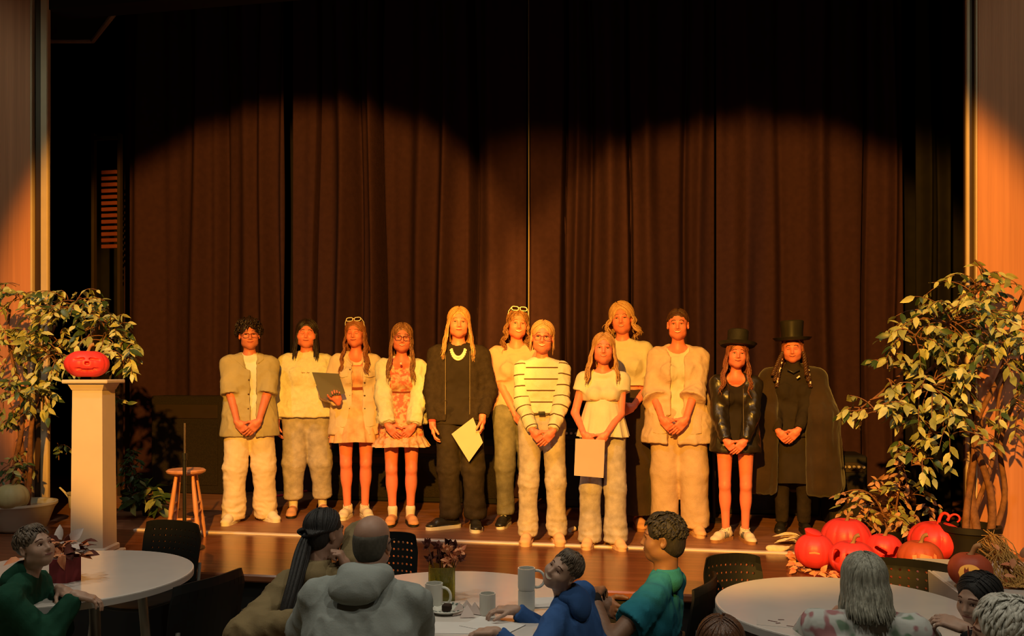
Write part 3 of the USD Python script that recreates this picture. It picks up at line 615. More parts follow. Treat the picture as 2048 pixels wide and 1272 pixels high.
drape('brown stage curtain panel right of the pale centre cord, above the blonde woman', cx(1056), cx(1429), YC, [fold(1128, .014, -.1), fold(1155, .04, .05), fold(1178, .03, -.05), fold(1215, .09, .07), fold(1258, .012, -.11), fold(1300, .08, .05), fold(1372, .03, -.05), fold(1400, .05, .04)], 13)
drape('brown stage curtain panel at the right, behind the two people in hats', cx(1432), cx(1807), YC, [fold(1490, .08, .05), fold(1560, .05, -.04), fold(1640, .08, .06), fold(1730, .012, -.07), fold(1785, .03, .04)], 14)
drape('narrow dark curtain leg beside the right proscenium post', cx(1832, 7.2), cx(1902, 7.2), 7.2, [(cx(1850, 7.2), .03, .05), (cx(1880, 7.2), .03, -.05)], 15, 'drape_black', .02)
drape('black side curtain hanging in the left wing', cx(100, 8.6) - 1.2, cx(240, 8.6), 8.6, [], 16, 'drape_black', .05)
drape('black backing curtain behind the gaps of the brown ones', cx(240, 8.5), cx(1960, 8.5), 8.5, [], 17, 'drape_black', .03)
cd = cx(1057, YC - .12)
tag(obj('curtain_cord', tube([(cd, YC - .12, 6.2), (cd + .003, YC - .12, 3), (cd, YC - .12, 1.6)], .006, 6), 'cord_grey'), 'thin pale cord hanging straight down the middle of the brown curtain', 'cord')
# ---------------------------------------------------------------- the twelve people on the stage
cap0, GR = None, 'row of people on the stage'
def stand(px, py): p = atZ(px, py, ZS); return p, math.degrees(math.atan2(-p[0], p[1])) * .85
def patch(K, name, ops, tp, bt, m, off=.004, bulge=0.0, parent=None, rows=4):
    n = 12; f = lambda c: np.c_[np.interp(np.linspace(0, 1, n), np.linspace(0, 1, len(c)), [a[0] for a in c]), np.interp(np.linspace(0, 1, n), np.linspace(0, 1, len(c)), [a[1] for a in c])]
    return K.put(name, strip(ops, f(tp), f(bt), off, rows, bulge, start=.5), m, parent)
def buttons(K, ops, xz, m='button_dark', r=.0075, parent=None, name='button'):
    P = trace(ops, [(x, -.5, z) for x, z in xz], (0, 1, 0))
    for p in P:
        b = trimesh.creation.icosphere(1, r); b.vertices *= [1, .5, 1]; K.put(name, move(b, p), m, parent)
def gap(K, x0, x1, z0, z1, y=-.19, hy=.17, k=.004): return rbox(K.t((z0 + z1) / 2 - .93, (x0 + x1) / 2, y), ((x1 - x0) / 2, hy, (z1 - z0) / 2), .004, K.L, k, 1)
def lapels(K, ops, m, z0, z1, x=.03, wd=.05, parent=None):
    for s in (-1, 1):
        patch(K, 'lapel', ops, [(s * (x + .048), z0), (s * x * .8, z1)], [(s * (x + .085), z0 - .012), (s * (x + wd + .04), z0 - .055), (s * x * .9, z1 - .004)], m, .007, .004, parent)

def d1(K):
    trousers(K, 'trousers', 'chino_cream', .100, .088, .088, .08, .035, wr=.010, stack=.012)
    top(K, 'tshirt', 'cotton_white', .008, .004, -.14, .55, neck=neck_cut(K, (.066, .08, .05)))
    s, o = top(K, 'shirt', 'canvas_olive', .022, .030, -.205, .98, si=.030, send=.085, cuts=[gap(K, .012, .062, .70, 1.34), ell(K.neckb + np.array([.01, -.09, -.03]), (.06, .10, .11), k=.004, m=1)], wr=.007)
    lapels(K, o, 'canvas_olive', 1.43, 1.30, .03, .05, s); buttons(K, o, [(.0, z) for z in (1.20, 1.08, .96, .84)], parent=s)
    shoes(K, 'shoe_white', 'sole_white', lab=None, size=1.1)
def d2(K):
    trousers(K, 'jeans', 'denim_light', .092, .080, .076, .08, .155, wr=.006, stack=.010)
    s, o = top(K, 'sweatshirt', 'knit_cream', .022, .030, -.065, 1.93, si=.026, send=.050, wr=.008, neck=neck_cut(K, (.062, .075, .045), .045))
    for a, b in ((-.035, .0), (.002, .032)):
        x = np.linspace(a, b, 16); z = 1.245 + .005 * np.sin((x - a) * 500 + 40 * (x - a)) * np.sin((x - a) * 90 + .6); P = trace(o, np.c_[x, 0 * x - .5, z], (0, 1, 0)); K.put('embroidery', tube(P - [0, .0015, 0], .0016, 5), 'frame_thin', s)
    zz = K.pel[2] - .06; a = np.linspace(0, 2 * np.pi, 40)
    shoes(K, 'shoe_tan', 'sole_black', 'slip', 'sock_white', .19)
def d3(K):
    top(K, 'dress_top', 'coral_tulle', .006, .004, -.02, 0, neck=[half((0, 0, 1.30), (0, 0, 1))], wr=.003)
    patch(K, 'belt', K.last, [(-.09, 1.125), (0, 1.12), (.09, 1.125)], [(-.09, 1.10), (0, 1.095), (.09, 1.10)], 'frame_thin', .004, .002)
    skirt(K, 'skirt', 'coral_tulle', 1.06, .655, .115, .225, .8, 13, .014); K.body_top = None
    s, o = top(K, 'jacket', 'canvas_cream', .020, .034, -.215, 1.86, si=.022, send=.052, cuts=[gap(K, -.028, .060, .68, 1.46), ell(K.neckb + np.array([0, -.09, -.02]), (.07, .10, .09), k=.004, m=1)], wr=.007, low=-.14)
    lapels(K, o, 'canvas_cream', 1.44, 1.31, .035, .05, s); buttons(K, o, [(-.045, z) for z in (1.27, 1.16, 1.05, .94, .83)], parent=s); buttons(K, o, [(.078, z) for z in (1.16, 1.05, .94)], parent=s)
    for x in (-.105, .118):
        f = patch(K, 'pocket', o, [(x - .046, 1.255), (x + .046, 1.255)], [(x - .046, 1.215), (x, 1.203), (x + .046, 1.215)], 'canvas_cream', .007, .003, s)
        patch(K, 'pocket', o, [(x - .05, .93), (x + .05, .93)], [(x - .05, .80), (x, .785), (x + .05, .80)], 'canvas_cream', .006, .006, s)
    shoes(K, 'shoe_white', 'sole_white', 'sneaker')
def d4(K):
    s, o = top(K, 'dress', 'floral_print', .010, .006, -.02, 0, neck=[half((0, 0, 1.325), (0, 0, 1)), ell((0, -.14, 1.345), (.075, .10, .055), k=.004, m=1)], wr=.004)
    skirt(K, 'skirt', 'floral_print', 1.115, .74, .118, .185, .85, 11, .010, .003); skirt(K, 'ruffle', 'floral_cream', .755, .665, .182, .235, .85, 17, .020)
    patch(K, 'sash', o, [(-.105, 1.135), (0, 1.128), (.105, 1.135)], [(-.105, 1.112), (0, 1.105), (.105, 1.112)], 'frame_thin', .006, .002)
    top(K, 'cardigan', 'knit_cream', .018, .020, -.08, 1.9, si=.034, send=.062, cuts=[gap(K, -.088, .088, .70, 1.42), ell(K.neckb + np.array([0, -.09, -.03]), (.09, .11, .12), k=.004, m=1)], wr=.010)
    for s in (-1, 1):
        e = K.el[s] + (K.wr[s] - K.el[s]) * .82; f = K.el[s] + (K.wr[s] - K.el[s]) * .93; K.put('cuff', sdfmesh([cap(e, f, .050, .046, .01), half(f, f - e)], .008), 'cotton_white')
    P = trace(K.last[:0] + o, [(0, -.5, 1.36)], (0, 1, 0)); K.put('pendant', move(trimesh.creation.icosphere(1, .011), (0, -.098, 1.365)), 'bead_pearl')
    shoes(K, 'shoe_tan', 'sole_black', 'slip', 'sock_white', .135)
def d5(K):
    trousers(K, 'jeans', 'denim_black', .092, .076, .074, .08, .085, wr=.006, stack=.012)
    s, o = top(K, 'tshirt', 'jersey_black', .012, .010, -.13, .55, neck=neck_cut(K, (.07, .085, .05), .03), wr=.006)
    j, jo = top(K, 'jacket', 'fleece_black', .020, .018, -.10, 1.95, si=.020, send=.044, cuts=[gap(K, -.088, .082, .70, 1.50), ell(K.neckb + np.array([0, -.09, -.03]), (.085, .11, .12), k=.004, m=1)], wr=.008)
    for x in (-.095, .089):
        P = trace(jo, [(x, -.5, z) for z in np.linspace(.88, 1.36, 20)], (0, 1, 0)); K.put('zip', tube(P - [0, .001, 0], .004, 5), 'zip_metal', j)
    for s_ in (1,):
        a = np.linspace(-np.pi * .5, np.pi * .5, 15)
    for r_, d_ in ((.060, .105), (.052, .085)):
        a = np.linspace(-1.25, 1.25, 15); P = trace(o, np.c_[r_ * np.sin(a), 0 * a - .5, 1.40 - d_ * np.cos(a) * 1.0], (0, 1, 0))
        K.put('necklace', vt(*[move(trimesh.creation.icosphere(1, .0105), p - [0, .006, 0]) for p in P]), 'bead_pearl')
    w = K.wr[-1]; K.put('wristband', sdfmesh([cap(w + [0, 0, .035], w + [0, .0, .018], .031, .031, .005)], .007), 'cuff_red')
    shoes(K, 'shoe_black', 'sole_white', 'sneaker', size=1.12)
def d6(K):
    trousers(K, 'jeans', 'denim_mid', .088, .066, .060, .08, .10, wr=.005, stack=.010)
    top(K, 'tshirt', 'cotton_peach', .012, .012, -.035, .80, si=.018, send=.062, neck=neck_cut(K, (.07, .095, .065), .02), wr=.007)
    shoes(K, 'shoe_black', 'sole_white', 'sneaker', 'sock_white', .14)
def d7(K):
    trousers(K, 'jeans', 'denim_pale', .084, .068, .070, .09, .06, wr=.006, stack=.012)
    st = lambda m: (np.asarray(m.vertices)[:, 2] - K.pel[2]) / .088 + .30
    m, o = top(K, 'jumper', 'knit_stripe', .016, .020, .062, 0, neck=neck_cut(K, (.062, .075, .05), .045), wr=.006, put=False, h=.0085, bust=False); J = K.put('jumper', m, 'knit_stripe', primvars={'stripe': st(m)})
    for sd in (-1, 1):
        so, (E, n) = K.sleeve(sd, .022, 1.93, end=.042, i0=.020); m = fold_cloth(sdfmesh(so + [half(E, n)], .0085), .007); V = np.asarray(m.vertices)
        A, B, C = K.sh[sd], K.el[sd], K.wr[sd]; L1 = np.linalg.norm(B - A); L2 = np.linalg.norm(C - B); t1 = ((V - A) @ (B - A)) / L1 ** 2; t2 = ((V - B) @ (C - B)) / L2 ** 2
        da = np.linalg.norm(V - A - np.clip(t1, 0, 1)[:, None] * (B - A), axis=1); db = np.linalg.norm(V - B - np.clip(t2, 0, 1)[:, None] * (C - B), axis=1)
        w = np.clip((da - db) / .06 + .5, 0, 1); K.put('sleeve', m, 'knit_stripe', J, primvars={'stripe': 4.75 - (t1 * L1 * (1 - w) + (L1 + t2 * L2) * w) / .088})
    K.put('belt_buckle', move(box((.05, .012, .03), bev=.004), (0, -.112, 1.0)), 'shoe_black')
    shoes(K, 'shoe_peach', 'shoe_peach', 'sneaker', size=1.12)
def d8(K):
    trousers(K, 'jeans', 'denim_light', .086, .078, .090, .09, .045, wr=.006, stack=.008)
    s, o = top(K, 'blouse', 'cotton_cream', .010, .008, .235, .36, si=.016, send=.070, neck=neck_cut(K, (.088, .10, .055), .015), wr=.003)
    skirt(K, 'peplum', 'cotton_cream', 1.18, .885, .124, .205, .86, 12, .010)
    patch(K, 'seam', o, [(-.10, 1.185), (-.05, 1.172), (0, 1.185), (.05, 1.172), (.10, 1.185)], [(-.10, 1.179), (-.05, 1.166), (0, 1.179), (.05, 1.166), (.10, 1.179)], 'shoe_tan', .005)
    shoes(K, 'shoe_peach', 'shoe_peach', 'slip', size=1.05)
def d9(K):
    trousers(K, 'trousers', 'velvet_cape', .104, .105, .115, .115, .12, wr=.006, stack=.004)
    top(K, 'tshirt', 'cotton_yellow', .012, .018, .14, .72, si=.018, send=.066, neck=neck_cut(K, (.066, .085, .05), .035), wr=.006)
    shoes(K, 'shoe_tan', 'sole_gum', 'slip')
def d10(K):
    trousers(K, 'trousers', 'linen_tan', .104, .098, .100, .09, .06, wr=.007, stack=.004)
    top(K, 'vest_top', 'cotton_cream', .010, .010, -.10, 0, neck=neck_cut(K, (.085, .11, .085), .015), wr=.006)
    s, o = top(K, 'cardigan', 'linen_cream', .022, .040, -.245, 1.30, si=.030, send=.105, cuts=[gap(K, -.055, .045, .88, 1.50), gap(K, -.075, .0, .60, .90), ell(K.neckb + np.array([0, -.09, -.02]), (.09, .12, .09), k=.004, m=1)], wr=.008, low=-.16, hipx=.012)
    for x in (-.13, .11): patch(K, 'pocket', o, [(x - .055, .90), (x + .06, .90)], [(x - .055, .77), (x, .76), (x + .06, .77)], 'linen_cream', .006, .008, s)
    shoes(K, 'shoe_peach', 'shoe_peach', 'slip')
def hat(K, crown=.155, flare=.0, brim=.142, m='felt_black', band=None, curl=.014, tilt=-6):
    pr = [(.0, .0), (.086, .0), (.086 + flare * .3, crown * .4), (.086 + flare, crown * .93), (.080 + flare, crown), (0, crown + .004)]
    c = lathe([(.001, crown + .004), (.078 + flare, crown), (.086 + flare, crown * .94), (.084 + flare * .3, crown * .4), (.086, .0), (brim * .9, .002), (brim, curl), (brim + .006, curl + .006), (brim, curl + .008), (brim * .88, .010), (.092, .008)], 44)
    T = lambda q: move(move(q, (0, 0, 0), np.diag([1, 1.13, 1])), K.hc + K.R @ (np.array([0, .012, .064]) * K.hs), K.R @ rot('x', tilt), K.hs)
    h = K.put('hat', T(c), m, None, 35)
    if band: K.put('hat_band', T(lathe([(.0875, .004), (.0885, .006), (.0875 + flare * .2, .034), (.0865, .034)], 44)), band, h)
    return h
def d11(K):
    hat(K, .135, -.004, .148, 'felt_black', 'satin_black', .020)
    trousers(K, 'shorts', 'denim_black', .084, .06, .092, .09, .1, short=.36)
    top(K, 'top', 'jersey_black', .008, .006, -.10, 0, neck=neck_cut(K, (.085, .11, .10), -.02), wr=.004)
    s, o = top(K, 'jacket', 'leather_black', .020, .018, -.175, 1.96, si=.024, send=.046, cuts=[gap(K, -.05, .055, .66, 1.46), ell(K.neckb + np.array([0, -.09, -.03]), (.085, .11, .12), k=.004, m=1)], wr=.006, low=-.10)
    P = trace(o, [(.066, -.5, z) for z in np.linspace(.80, 1.34, 20)], (0, 1, 0)); K.put('zip', tube(P - [0, .001, 0], .004, 5), 'zip_metal', s)
    shoes(K, 'shoe_white', 'sole_gum', 'sneaker', size=1.1)
    for s_ in (-1, 1):
        R = rot('z', K.toe[s_])
        for j in range(3):
            g = lambda x, y, z: K.an[s_] * [1, 1, 0] + R @ np.array([x, y, z])
            for e in (-1, 1): K.put('shoe_stripe', tube([g(e * .043, -.03 - j * .024, .032), g(e * .041, -.018 - j * .024, .055), g(e * .030, -.008 - j * .024, .078)], .0042, 5, .5), 'shoe_black')
def d12(K):
    hat(K, .165, .010, .150, 'satin_black', 'felt_black', .018)
    skirt(K, 'skirt', 'wool_black', 1.0, .43, .13, .20, .8, 6, .010)
    trousers(K, 'leggings', 'denim_black', .080, .060, .050, .07, .08)
    top(K, 'turtleneck', 'wool_black', .014, .016, -.10, 1.93, si=.016, send=.038, neck=half(K.neckb + [0, 0, .055], (0, 0, 1)), extra=[cap(K.neckb - [0, 0, .04], K.neckb + [0, -.006, .06], .066, .058, .03)], wr=.006)
    zt, ops = K.neckb[2] - .012, []
    for s in (-1, 1):
        a = K.sh[s] + [s * .012, .0, -.02]; ops += [cap(K.neckb + [s * .06, .02, -.05], a, .062, .088, .04), cap(a, np.array([s * .215, -.060, 1.0]), .085, .138, .05), cap((s * .215, -.060, 1.0), (s * .245, -.040, .44), .138, .160, .05), cap(K.neckb + [s * .05, .06, -.05], (s * .12, .12, .42), .07, .15, .06)]
    ops += [gap(K, -.138, .118, .30, 1.385, -.25, .33, .02), half((0, 0, .345), (0, 0, -1)), ell(K.neckb + [0, -.08, -.0], (.09, .12, .07), k=.01, m=1)]
    m = sdfmesh(ops, .0105)
    w = lambda V: np.clip((1.45 - V[:, 2]) / .5, .15, 1)
    K.put('cape', wrinkle(m, (.022, (11, 11, .7), 3, w, True), (.012, (24, 24, 1.0), 6, w), (.004, (30, 30, 14), 7)), 'velvet_cape')
    K.put('cape_tie', tube([(-.05, -.088, 1.40), (0, -.108, 1.375), (.05, -.088, 1.40)], .006, 6), 'satin_black')
    rng = np.random.default_rng(4)
    for s in (-1, 1):
        for q in range(3):
            z = np.linspace(K.hc[2] - .03, 1.25 + .05 * q, 34); t = np.linspace(0, 1, 34); x = s * (.082 + .055 * t ** .8 + .016 * q * (1 if s < 0 else -1) * t); y = -.035 - .085 * t - .012 * q
            st = [np.c_[x + .010 * np.cos(z * 95 + ph), y + .010 * np.sin(z * 95 + ph), z] for ph in (0, 2.1, 4.2)]
            K.put('braid', tubes(st, np.full((3, 34), .0095), 6), 'hair_brown')
        for b in range(12):
            z = rng.uniform(1.28, 1.50); t = (K.hc[2] - .03 - z) / .33; K.put('bead', move(cyl((0, 0, -.010), (0, 0, .010), .0075, 8), (s * (.082 + .055 * max(t, 0) ** .8 + rng.uniform(-.012, .012)), -.058 - .085 * t, z), rot('y', rng.uniform(-40, 40))), 'bead_pearl' if b % 3 else 'bead_dull')
    K.put('pendant', tube([(.028, -.135, 1.325), (.052, -.135, 1.345)], .0075, 8), 'bead_pearl')
    shoes(K, 'shoe_black', 'sole_black', 'boot')

mat('cuff_red', (.70, .08, .07), .8, .05)
LOOKS['knit_stripe'] = usdkit.material(stage, '/World/Looks/knit_stripe', {'a': ('attribute', {'attribute': 'stripe'}), 'm': ('math', {'math_type': 'fraction'}), 'l': ('math', {'math_type': 'less_than', 'value2': .115}),
    'x': ('mix_color', {'a': (.80, .74, .52), 'b': (.16, .085, .04)}), 'tc': ('texture_coordinate', {}), 'n': ('noise_texture', {'scale': 230.0, 'detail': 2.0}), 'b': ('bump', {'strength': .6, 'distance': .004}), 'p': ('principled_bsdf', {'roughness': .95, 'specular_ior_level': .1})},
    [('a.fac', 'm.value1'), ('m.value', 'l.value1'), ('l.value', 'x.fac'), ('x.result', 'p.base_color'), ('tc.object', 'n.vector'), ('n.fac', 'b.height'), ('b.normal', 'p.normal')], surface='p.BSDF')

def performers():
    side = lambda s, x, z, y=-.06, **k: dict(p=(x, y, z), d=k.get('d', (s * -.10, -.15, -1)), n=k.get('n', (-s, .1, 0)), hint=(0, -1, 0), curl=k.get('curl', 24))
    p, r = stand(499, 1043)
    person('boy in an open olive short-sleeved shirt, cream baggy trousers and glasses, near the stool', p, r, 1.58, 1.0, False, 1.03, 'skin_tan', dict(hands=clasp(.775), feet={-1: (-.13, -.03, -18), 1: (.13, .03, 34)}, head=(8, 3, -3), lean=(0, 0, 0)),
        dict(eyes='squint', smile=.55, teeth=0, glasses='frame_thin'), dict(mat='hair_black', short=210, slen=.075, lift=.022, curl=.010, vol=.010, fringe=22, fth=52, flift=.016, nape=-.055, seed=3), d1)
    p, r = stand(613, 1031)
    person('girl in a cream sweatshirt and pale rolled jeans, dark straight shoulder-length hair, eyes shut', p, r, 1.60, 1.28, True, 1.03, 'skin_warm', dict(hands={-1: side(-1, -.25, .79), 1: side(1, .25, .80)}, feet={-1: (-.115, .0, -4), 1: (.135, .05, 12)}, head=(0, 0, 2)),
        dict(eyes='closed', smile=.2, cheek=1.35, jaw=1.2, fw=1.05), dict(mat='hair_black', n=84, len=-.20, phi0=48, front=.055, flare=.25, wave=0, split=.5, r=.0115, seed=5), d2)
    p, r = stand(712, 1035)
    person('young woman in a cream button jacket and coral skirt, eyes shut, holding a grey folder', p, r, 1.60, .98, True, 1.0, 'skin_warm', dict(hands={-1: dict(p=(-.135, -.215, 1.00), d=(-.18, -.35, .92), n=(.1, -.75, -.2), hint=(-1, 0, .3), curl=48, pole=(-.6, .5, -.7)), 1: side(1, .24, .82)}, feet={-1: (-.075, -.0, -14), 1: (.075, .0, 16)}, head=(-10, 0, -3)),
        dict(eyes='closed', smile=.55, jaw=.95, shades='plastic_white', brow=.001), dict(mat='hair_auburn', n=70, len=-.33, phi0=62, front=.11, flare=.45, wave=.012, wavef=48, split=.55, seed=7), d3, 'brow_light')
    p, r = stand(803, 1048)
    person('smiling girl in a red floral dress and white cardigan, dark-framed glasses and long streaked hair', p, r, 1.545, .98, True, 1.04, 'skin_warm', dict(hands=clasp(.675, -.19, 0, -1, .095), feet={-1: (-.075, -.02, -8), 1: (.075, -.02, 14)}, head=(4, 1, 3)),
        dict(eyes='squint', smile=.9, teeth=.8, glasses='frame_dark', lens=(.026, .020), cheek=1.1), dict(mat='hair_streaked', n=76, len=-.34, phi0=56, front=.10, flare=.35, wave=.010, wavef=36, split=.6, seed=9), d4)
    p, r = stand(917, 1056)
    person('tall youth with long fair hair, open black jacket, black jeans and a white bead necklace', p, r, 1.665, .98, False, 1.0, 'skin_warm', dict(hands={-1: side(-1, -.195, .80, -.10), 1: dict(p=(.185, -.13, .86), d=(-.02, -.2, -.98), n=(-.95, .1, .0), hint=(-.2, -1, 0), curl=42)}, feet={-1: (-.06, -.02, -62), 1: (.13, -.05, 4)}, head=(4, 0, 1), lean=(0, 0, 0)),
        dict(eyes='squint', smile=.15, jaw=1.0), dict(mat='hair_blonde', n=74, len=-.27, phi0=55, front=.05, flare=.55, wave=.004, split=.5, seed=11), d5, 'brow_light')
    p, r = stand(1033, 1050)
    person('smiling woman in a peach T-shirt and dark rolled jeans, standing behind the striped jumper', p, r, 1.665, 1.08, True, .98, 'skin_warm', dict(hands={-1: dict(p=(.0, -.16, .87), d=(.6, -.1, -.7), n=(0, 1, 0), hint=(.3, 0, 1)), 1: side(1, .22, .84)}, feet={-1: (-.085, -.05, -14), 1: (.09, .05, 12)}, head=(10, 2, 4)),
        dict(eyes='squint', smile=.9, teeth=.9, shades='plastic_white'), dict(mat='hair_streaked', n=70, len=-.20, phi0=66, front=.03, flare=.3, wave=.018, wavef=62, split=.5, seed=13), d6, 'brow_light')
    p, r = stand(1084, 1084)
    person('fair-haired child in a cream jumper with thin dark stripes and pale jeans, hands folded', p, r, 1.52, .96, True, 1.05, 'skin_warm', dict(hands=clasp(.795, -.185, .01, 1, .075), feet={-1: (-.11, -.02, -6), 1: (.115, .0, 10)}, head=(0, 2, 3)),
        dict(eyes='squint', smile=.95, teeth=.9, glasses='frame_thin', lens=(.024, .019)), dict(mat='hair_fair', n=64, len=-.085, phi0=76, front=-.02, flare=.04, vol=.005, split=.3, r=.009, seed=15), d7, 'brow_light')
    p, r = stand(1206, 1092)
    person('girl in a cream cap-sleeved blouse and flared pale jeans, a white sheet below her hands', p, r, 1.43, .94, True, 1.05, 'skin_warm', dict(hands=clasp(.835, -.185, -.06, 1, .085), feet={-1: (-.105, -.03, -10), 1: (.10, -.05, 20)}, head=(2, -1, 2)),
        dict(eyes='squint', smile=.75, teeth=.4), dict(mat='hair_blonde', n=70, len=-.25, phi0=60, front=.05, flare=.55, wave=.006, split=.5, seed=17), d8, 'brow_light')
    p, r = stand(1250, 1057)
    person('blonde woman with a wavy bob, pale yellow T-shirt and wide dark trousers', p, r, 1.70, 1.08, True, .98, 'skin_warm', dict(hands={-1: side(-1, -.22, .86), 1: dict(p=(.06, -.19, .925), d=(-.85, -.2, -.4), n=(0, 1, 0), hint=(0, 0, 1))}, feet={-1: (-.10, 0, -8), 1: (.10, .03, 10)}, head=(-4, 2, -3), lean=(0, -2, 0)),
        dict(eyes='squint', smile=.6, teeth=.5), dict(mat='hair_fair', n=80, len=-.13, phi0=60, front=.0, flare=.38, wave=.022, wavef=58, vol=.014, part=-.02, split=.4, seed=19, r=.0115), d9, 'brow_light')
    p, r = stand(1356, 1067)
    person('smiling woman in a long open cream cardigan and tan wide trousers, dark hair tied back', p, r, 1.64, 1.05, True, .98, 'skin_warm', dict(hands=clasp(.80, -.19, -.03, 1, .085), feet={-1: (-.10, .02, -8), 1: (.13, -.02, 14)}, head=(-2, 2, 0)),
        dict(eyes='squint', smile=.95, teeth=.9), dict(mat='hair_brown', n=60, len=-.03, phi0=80, vol=.001, r=.008, seed=21, line=-.012, gather=(0, .105, .0)), d10)
    p, r = stand(1470, 1081)
    person('girl in a black bowler hat and glossy black leather jacket, with bare legs', p, r, 1.395, .94, True, 1.05, 'skin_warm', dict(hands=clasp(.785, -.185, 0, 1, .075), feet={-1: (-.075, -.02, -34), 1: (.085, -.0, 18)}, head=(6, -2, 4), lean=(0, 1, 0)),
        dict(eyes='squint', smile=.6), dict(mat='hair_red', n=70, len=-.30, phi0=58, front=.07, flare=.45, wave=.012, wavef=50, split=.5, seed=23), d11)
    p, r = stand(1586, 1063)
    person('person in a tall black top hat and long dark cape, with beaded braids', p, r, 1.45, 1.22, True, 1.05, 'skin_warm', dict(hands={s: {**c, 'pole': (s * .15, .8, -.5)} for s, c in clasp(.80, -.215, -.045, 1, .075).items()}, feet={-1: (-.09, 0, -10), 1: (.09, 0, 10)}, head=(-3, 6, -2)),
        dict(eyes='closed', smile=.7, cheek=1.15), dict(mat='hair_red', n=40, len=-.16, phi0=70, front=.0, flare=.1, vol=.002, split=.3, seed=25), d12)
performers()
# ---------------------------------------------------------------- things on and around the stage
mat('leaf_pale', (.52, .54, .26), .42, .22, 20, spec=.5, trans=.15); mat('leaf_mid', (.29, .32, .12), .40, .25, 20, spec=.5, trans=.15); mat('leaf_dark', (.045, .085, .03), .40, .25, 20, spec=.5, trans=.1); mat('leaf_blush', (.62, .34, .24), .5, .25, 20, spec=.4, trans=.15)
mat('bark', (.22, .10, .06), .8, .3, 30, .5, 60); mat('pumpkin_skin', (.80, .050, .06), .45, .10, 9, .1, 40, spec=.45); mat('pumpkin_skin_dull', (.48, .085, .035), .5, .15, 9, .1, 40, spec=.4); mat('pumpkin_flesh', (.74, .26, .12), .6, .1, 12); mat('pumpkin_stem', (.34, .20, .10), .8, .2, 30); mat('pumpkin_white', (.52, .46, .24), .5, .1, 8)
mat('plaster', (.62, .50, .42), .7, .04, 6, .1, 40); mat('stool_wood', (.62, .28, .15), .42, .15, 5, spec=.45, stretch=(6, 6, .5)); mat('metal_black', (.012, .012, .012), .4, .1, spec=.5); mat('chrome', (.6, .55, .5), .25, .02, metal=1.0); mat('planter_white', (.52, .48, .42), .5, .04)
mat('soil', (.03, .02, .015), .95, .3, 60); mat('rack_red', (.16, .035, .022), .6, .1); mat('rack_dark', (.035, .022, .014), .5, .1); mat('case_black', (.012, .011, .010), .55, .2); mat('grille', (.02, .014, .010), .8, .3, 80, .6, 200); mat('cable_pink', (.80, .06, .10), .5, .03); mat('cable_white', (.85, .75, .66), .5, .03)
mat('husk', (.78, .62, .42), .8, .12, 30); mat('leaf_autumn', (.62, .17, .08), .7, .35, 25, col2=(.72, .36, .16)); mat('raffia', (.52, .28, .07), .8, .25, 40); mat('led', (.9, .75, .6), .3, .02); mat('knob', (.7, .6, .5), .3, .05, metal=.5); mat('ceiling_frame', (.40, .28, .19), .7, .1, 8)
LOOKS['lantern_glow'] = usdkit.material(stage, '/World/Looks/lantern_glow', {'p': ('principled_bsdf', {'base_color': (.7, .35, .08), 'roughness': .6, 'emission_color': (1.0, .36, .03), 'emission_strength': .30})}, [], surface='p.BSDF')

def leaf_mesh(L, W, droop=.25, fold=.18):
    xs = np.array([0, .22, .5, .78, 1.0]); ws = np.array([.03, .42, .5, .28, 0.0]); V = []
    for x, w in zip(xs, ws):
        z = -droop * x * x * L
        V += [(-w * W, x * L, z + fold * w * W), (0, x * L, z), (w * W, x * L, z + fold * w * W)]
    F = []
    for i in range(4):
        a = i * 3
        F += [(a, a + 1, a + 4), (a, a + 4, a + 3), (a + 1, a + 2, a + 5), (a + 1, a + 5, a + 4)]
    return trimesh.Trimesh(np.array(V), F, process=False)
def orient(d, n):
    y = unit(d); x = np.cross(y, n); x = x / max(np.linalg.norm(x), 1e-6); return np.stack([x, y, np.cross(x, y)], 1)
def leafy(t, blobs, nleaf, size, seed, mats, root, nkeep=290, twig_r=.004, trunks=(), down=.55, name='leaf', wood='bark'):
    """Twigs run from the branch ends through each blob of the crown and carry alternate leaves; the nearest leaves are parts of their own."""
    rng = np.random.default_rng(seed); leaves, tw = [], []; root = np.array(root, float)
    vol = np.array([np.prod(b[1]) ** .62 for b in blobs]); cnt = (vol / vol.sum() * nleaf / 6.0).astype(int) + 1
    for (c, r), n in zip(blobs, cnt):
        c, r = np.array(c, float), np.array(r, float)
        for _ in range(n):
            u = rng.normal(0, 1, 3); u /= np.linalg.norm(u); u[1] -= .25; e = c + u * r * rng.uniform(.70, 1.0); s = c + u * r * .15 + rng.normal(0, .03, 3); m = (s + e) / 2 + [0, 0, .10 * r[2]]; e = e - np.array([0, 0, .18 * r[2]])
            p = curve([s, m, e], 9); tw.append(p)
            for k in range(6):
                q = p[3 + k] if k < 6 else p[-1]; q = p[min(3 + k, 8)]; out = unit(u * [1, 1, .3]); sd = np.cross(out, [0, 0, 1.0]) * (1 if k % 2 else -1)
                d = unit(out * .5 + sd * .8 + rng.normal(0, .35, 3) + [0, 0, -down]); nrm = unit(np.array([0, -.55, .75]) + rng.normal(0, .45, 3))
                leaves.append((q, d, nrm, size * rng.uniform(.65, 1.25), rng.integers(0, len(mats))))
    obj('twig', tubes(tw, twig_r * np.linspace(1.2, .5, 9)[None], 4), wood, t, True, kind='stuff')
    base = leaf_mesh(1, .44); order = np.argsort([l[0][1] for l in leaves]); rest = {}
    for i, j in enumerate(order):
        q, d, nrm, s, mi = leaves[j]; m = move(base, q, orient(d, nrm), s)
        if i < nkeep: obj(name, m, mats[mi], t, True)
        else: rest.setdefault(mats[mi], []).append(m)
    for mm, ms in rest.items(): obj('foliage', vt(*ms), mm, t, True, kind='stuff')

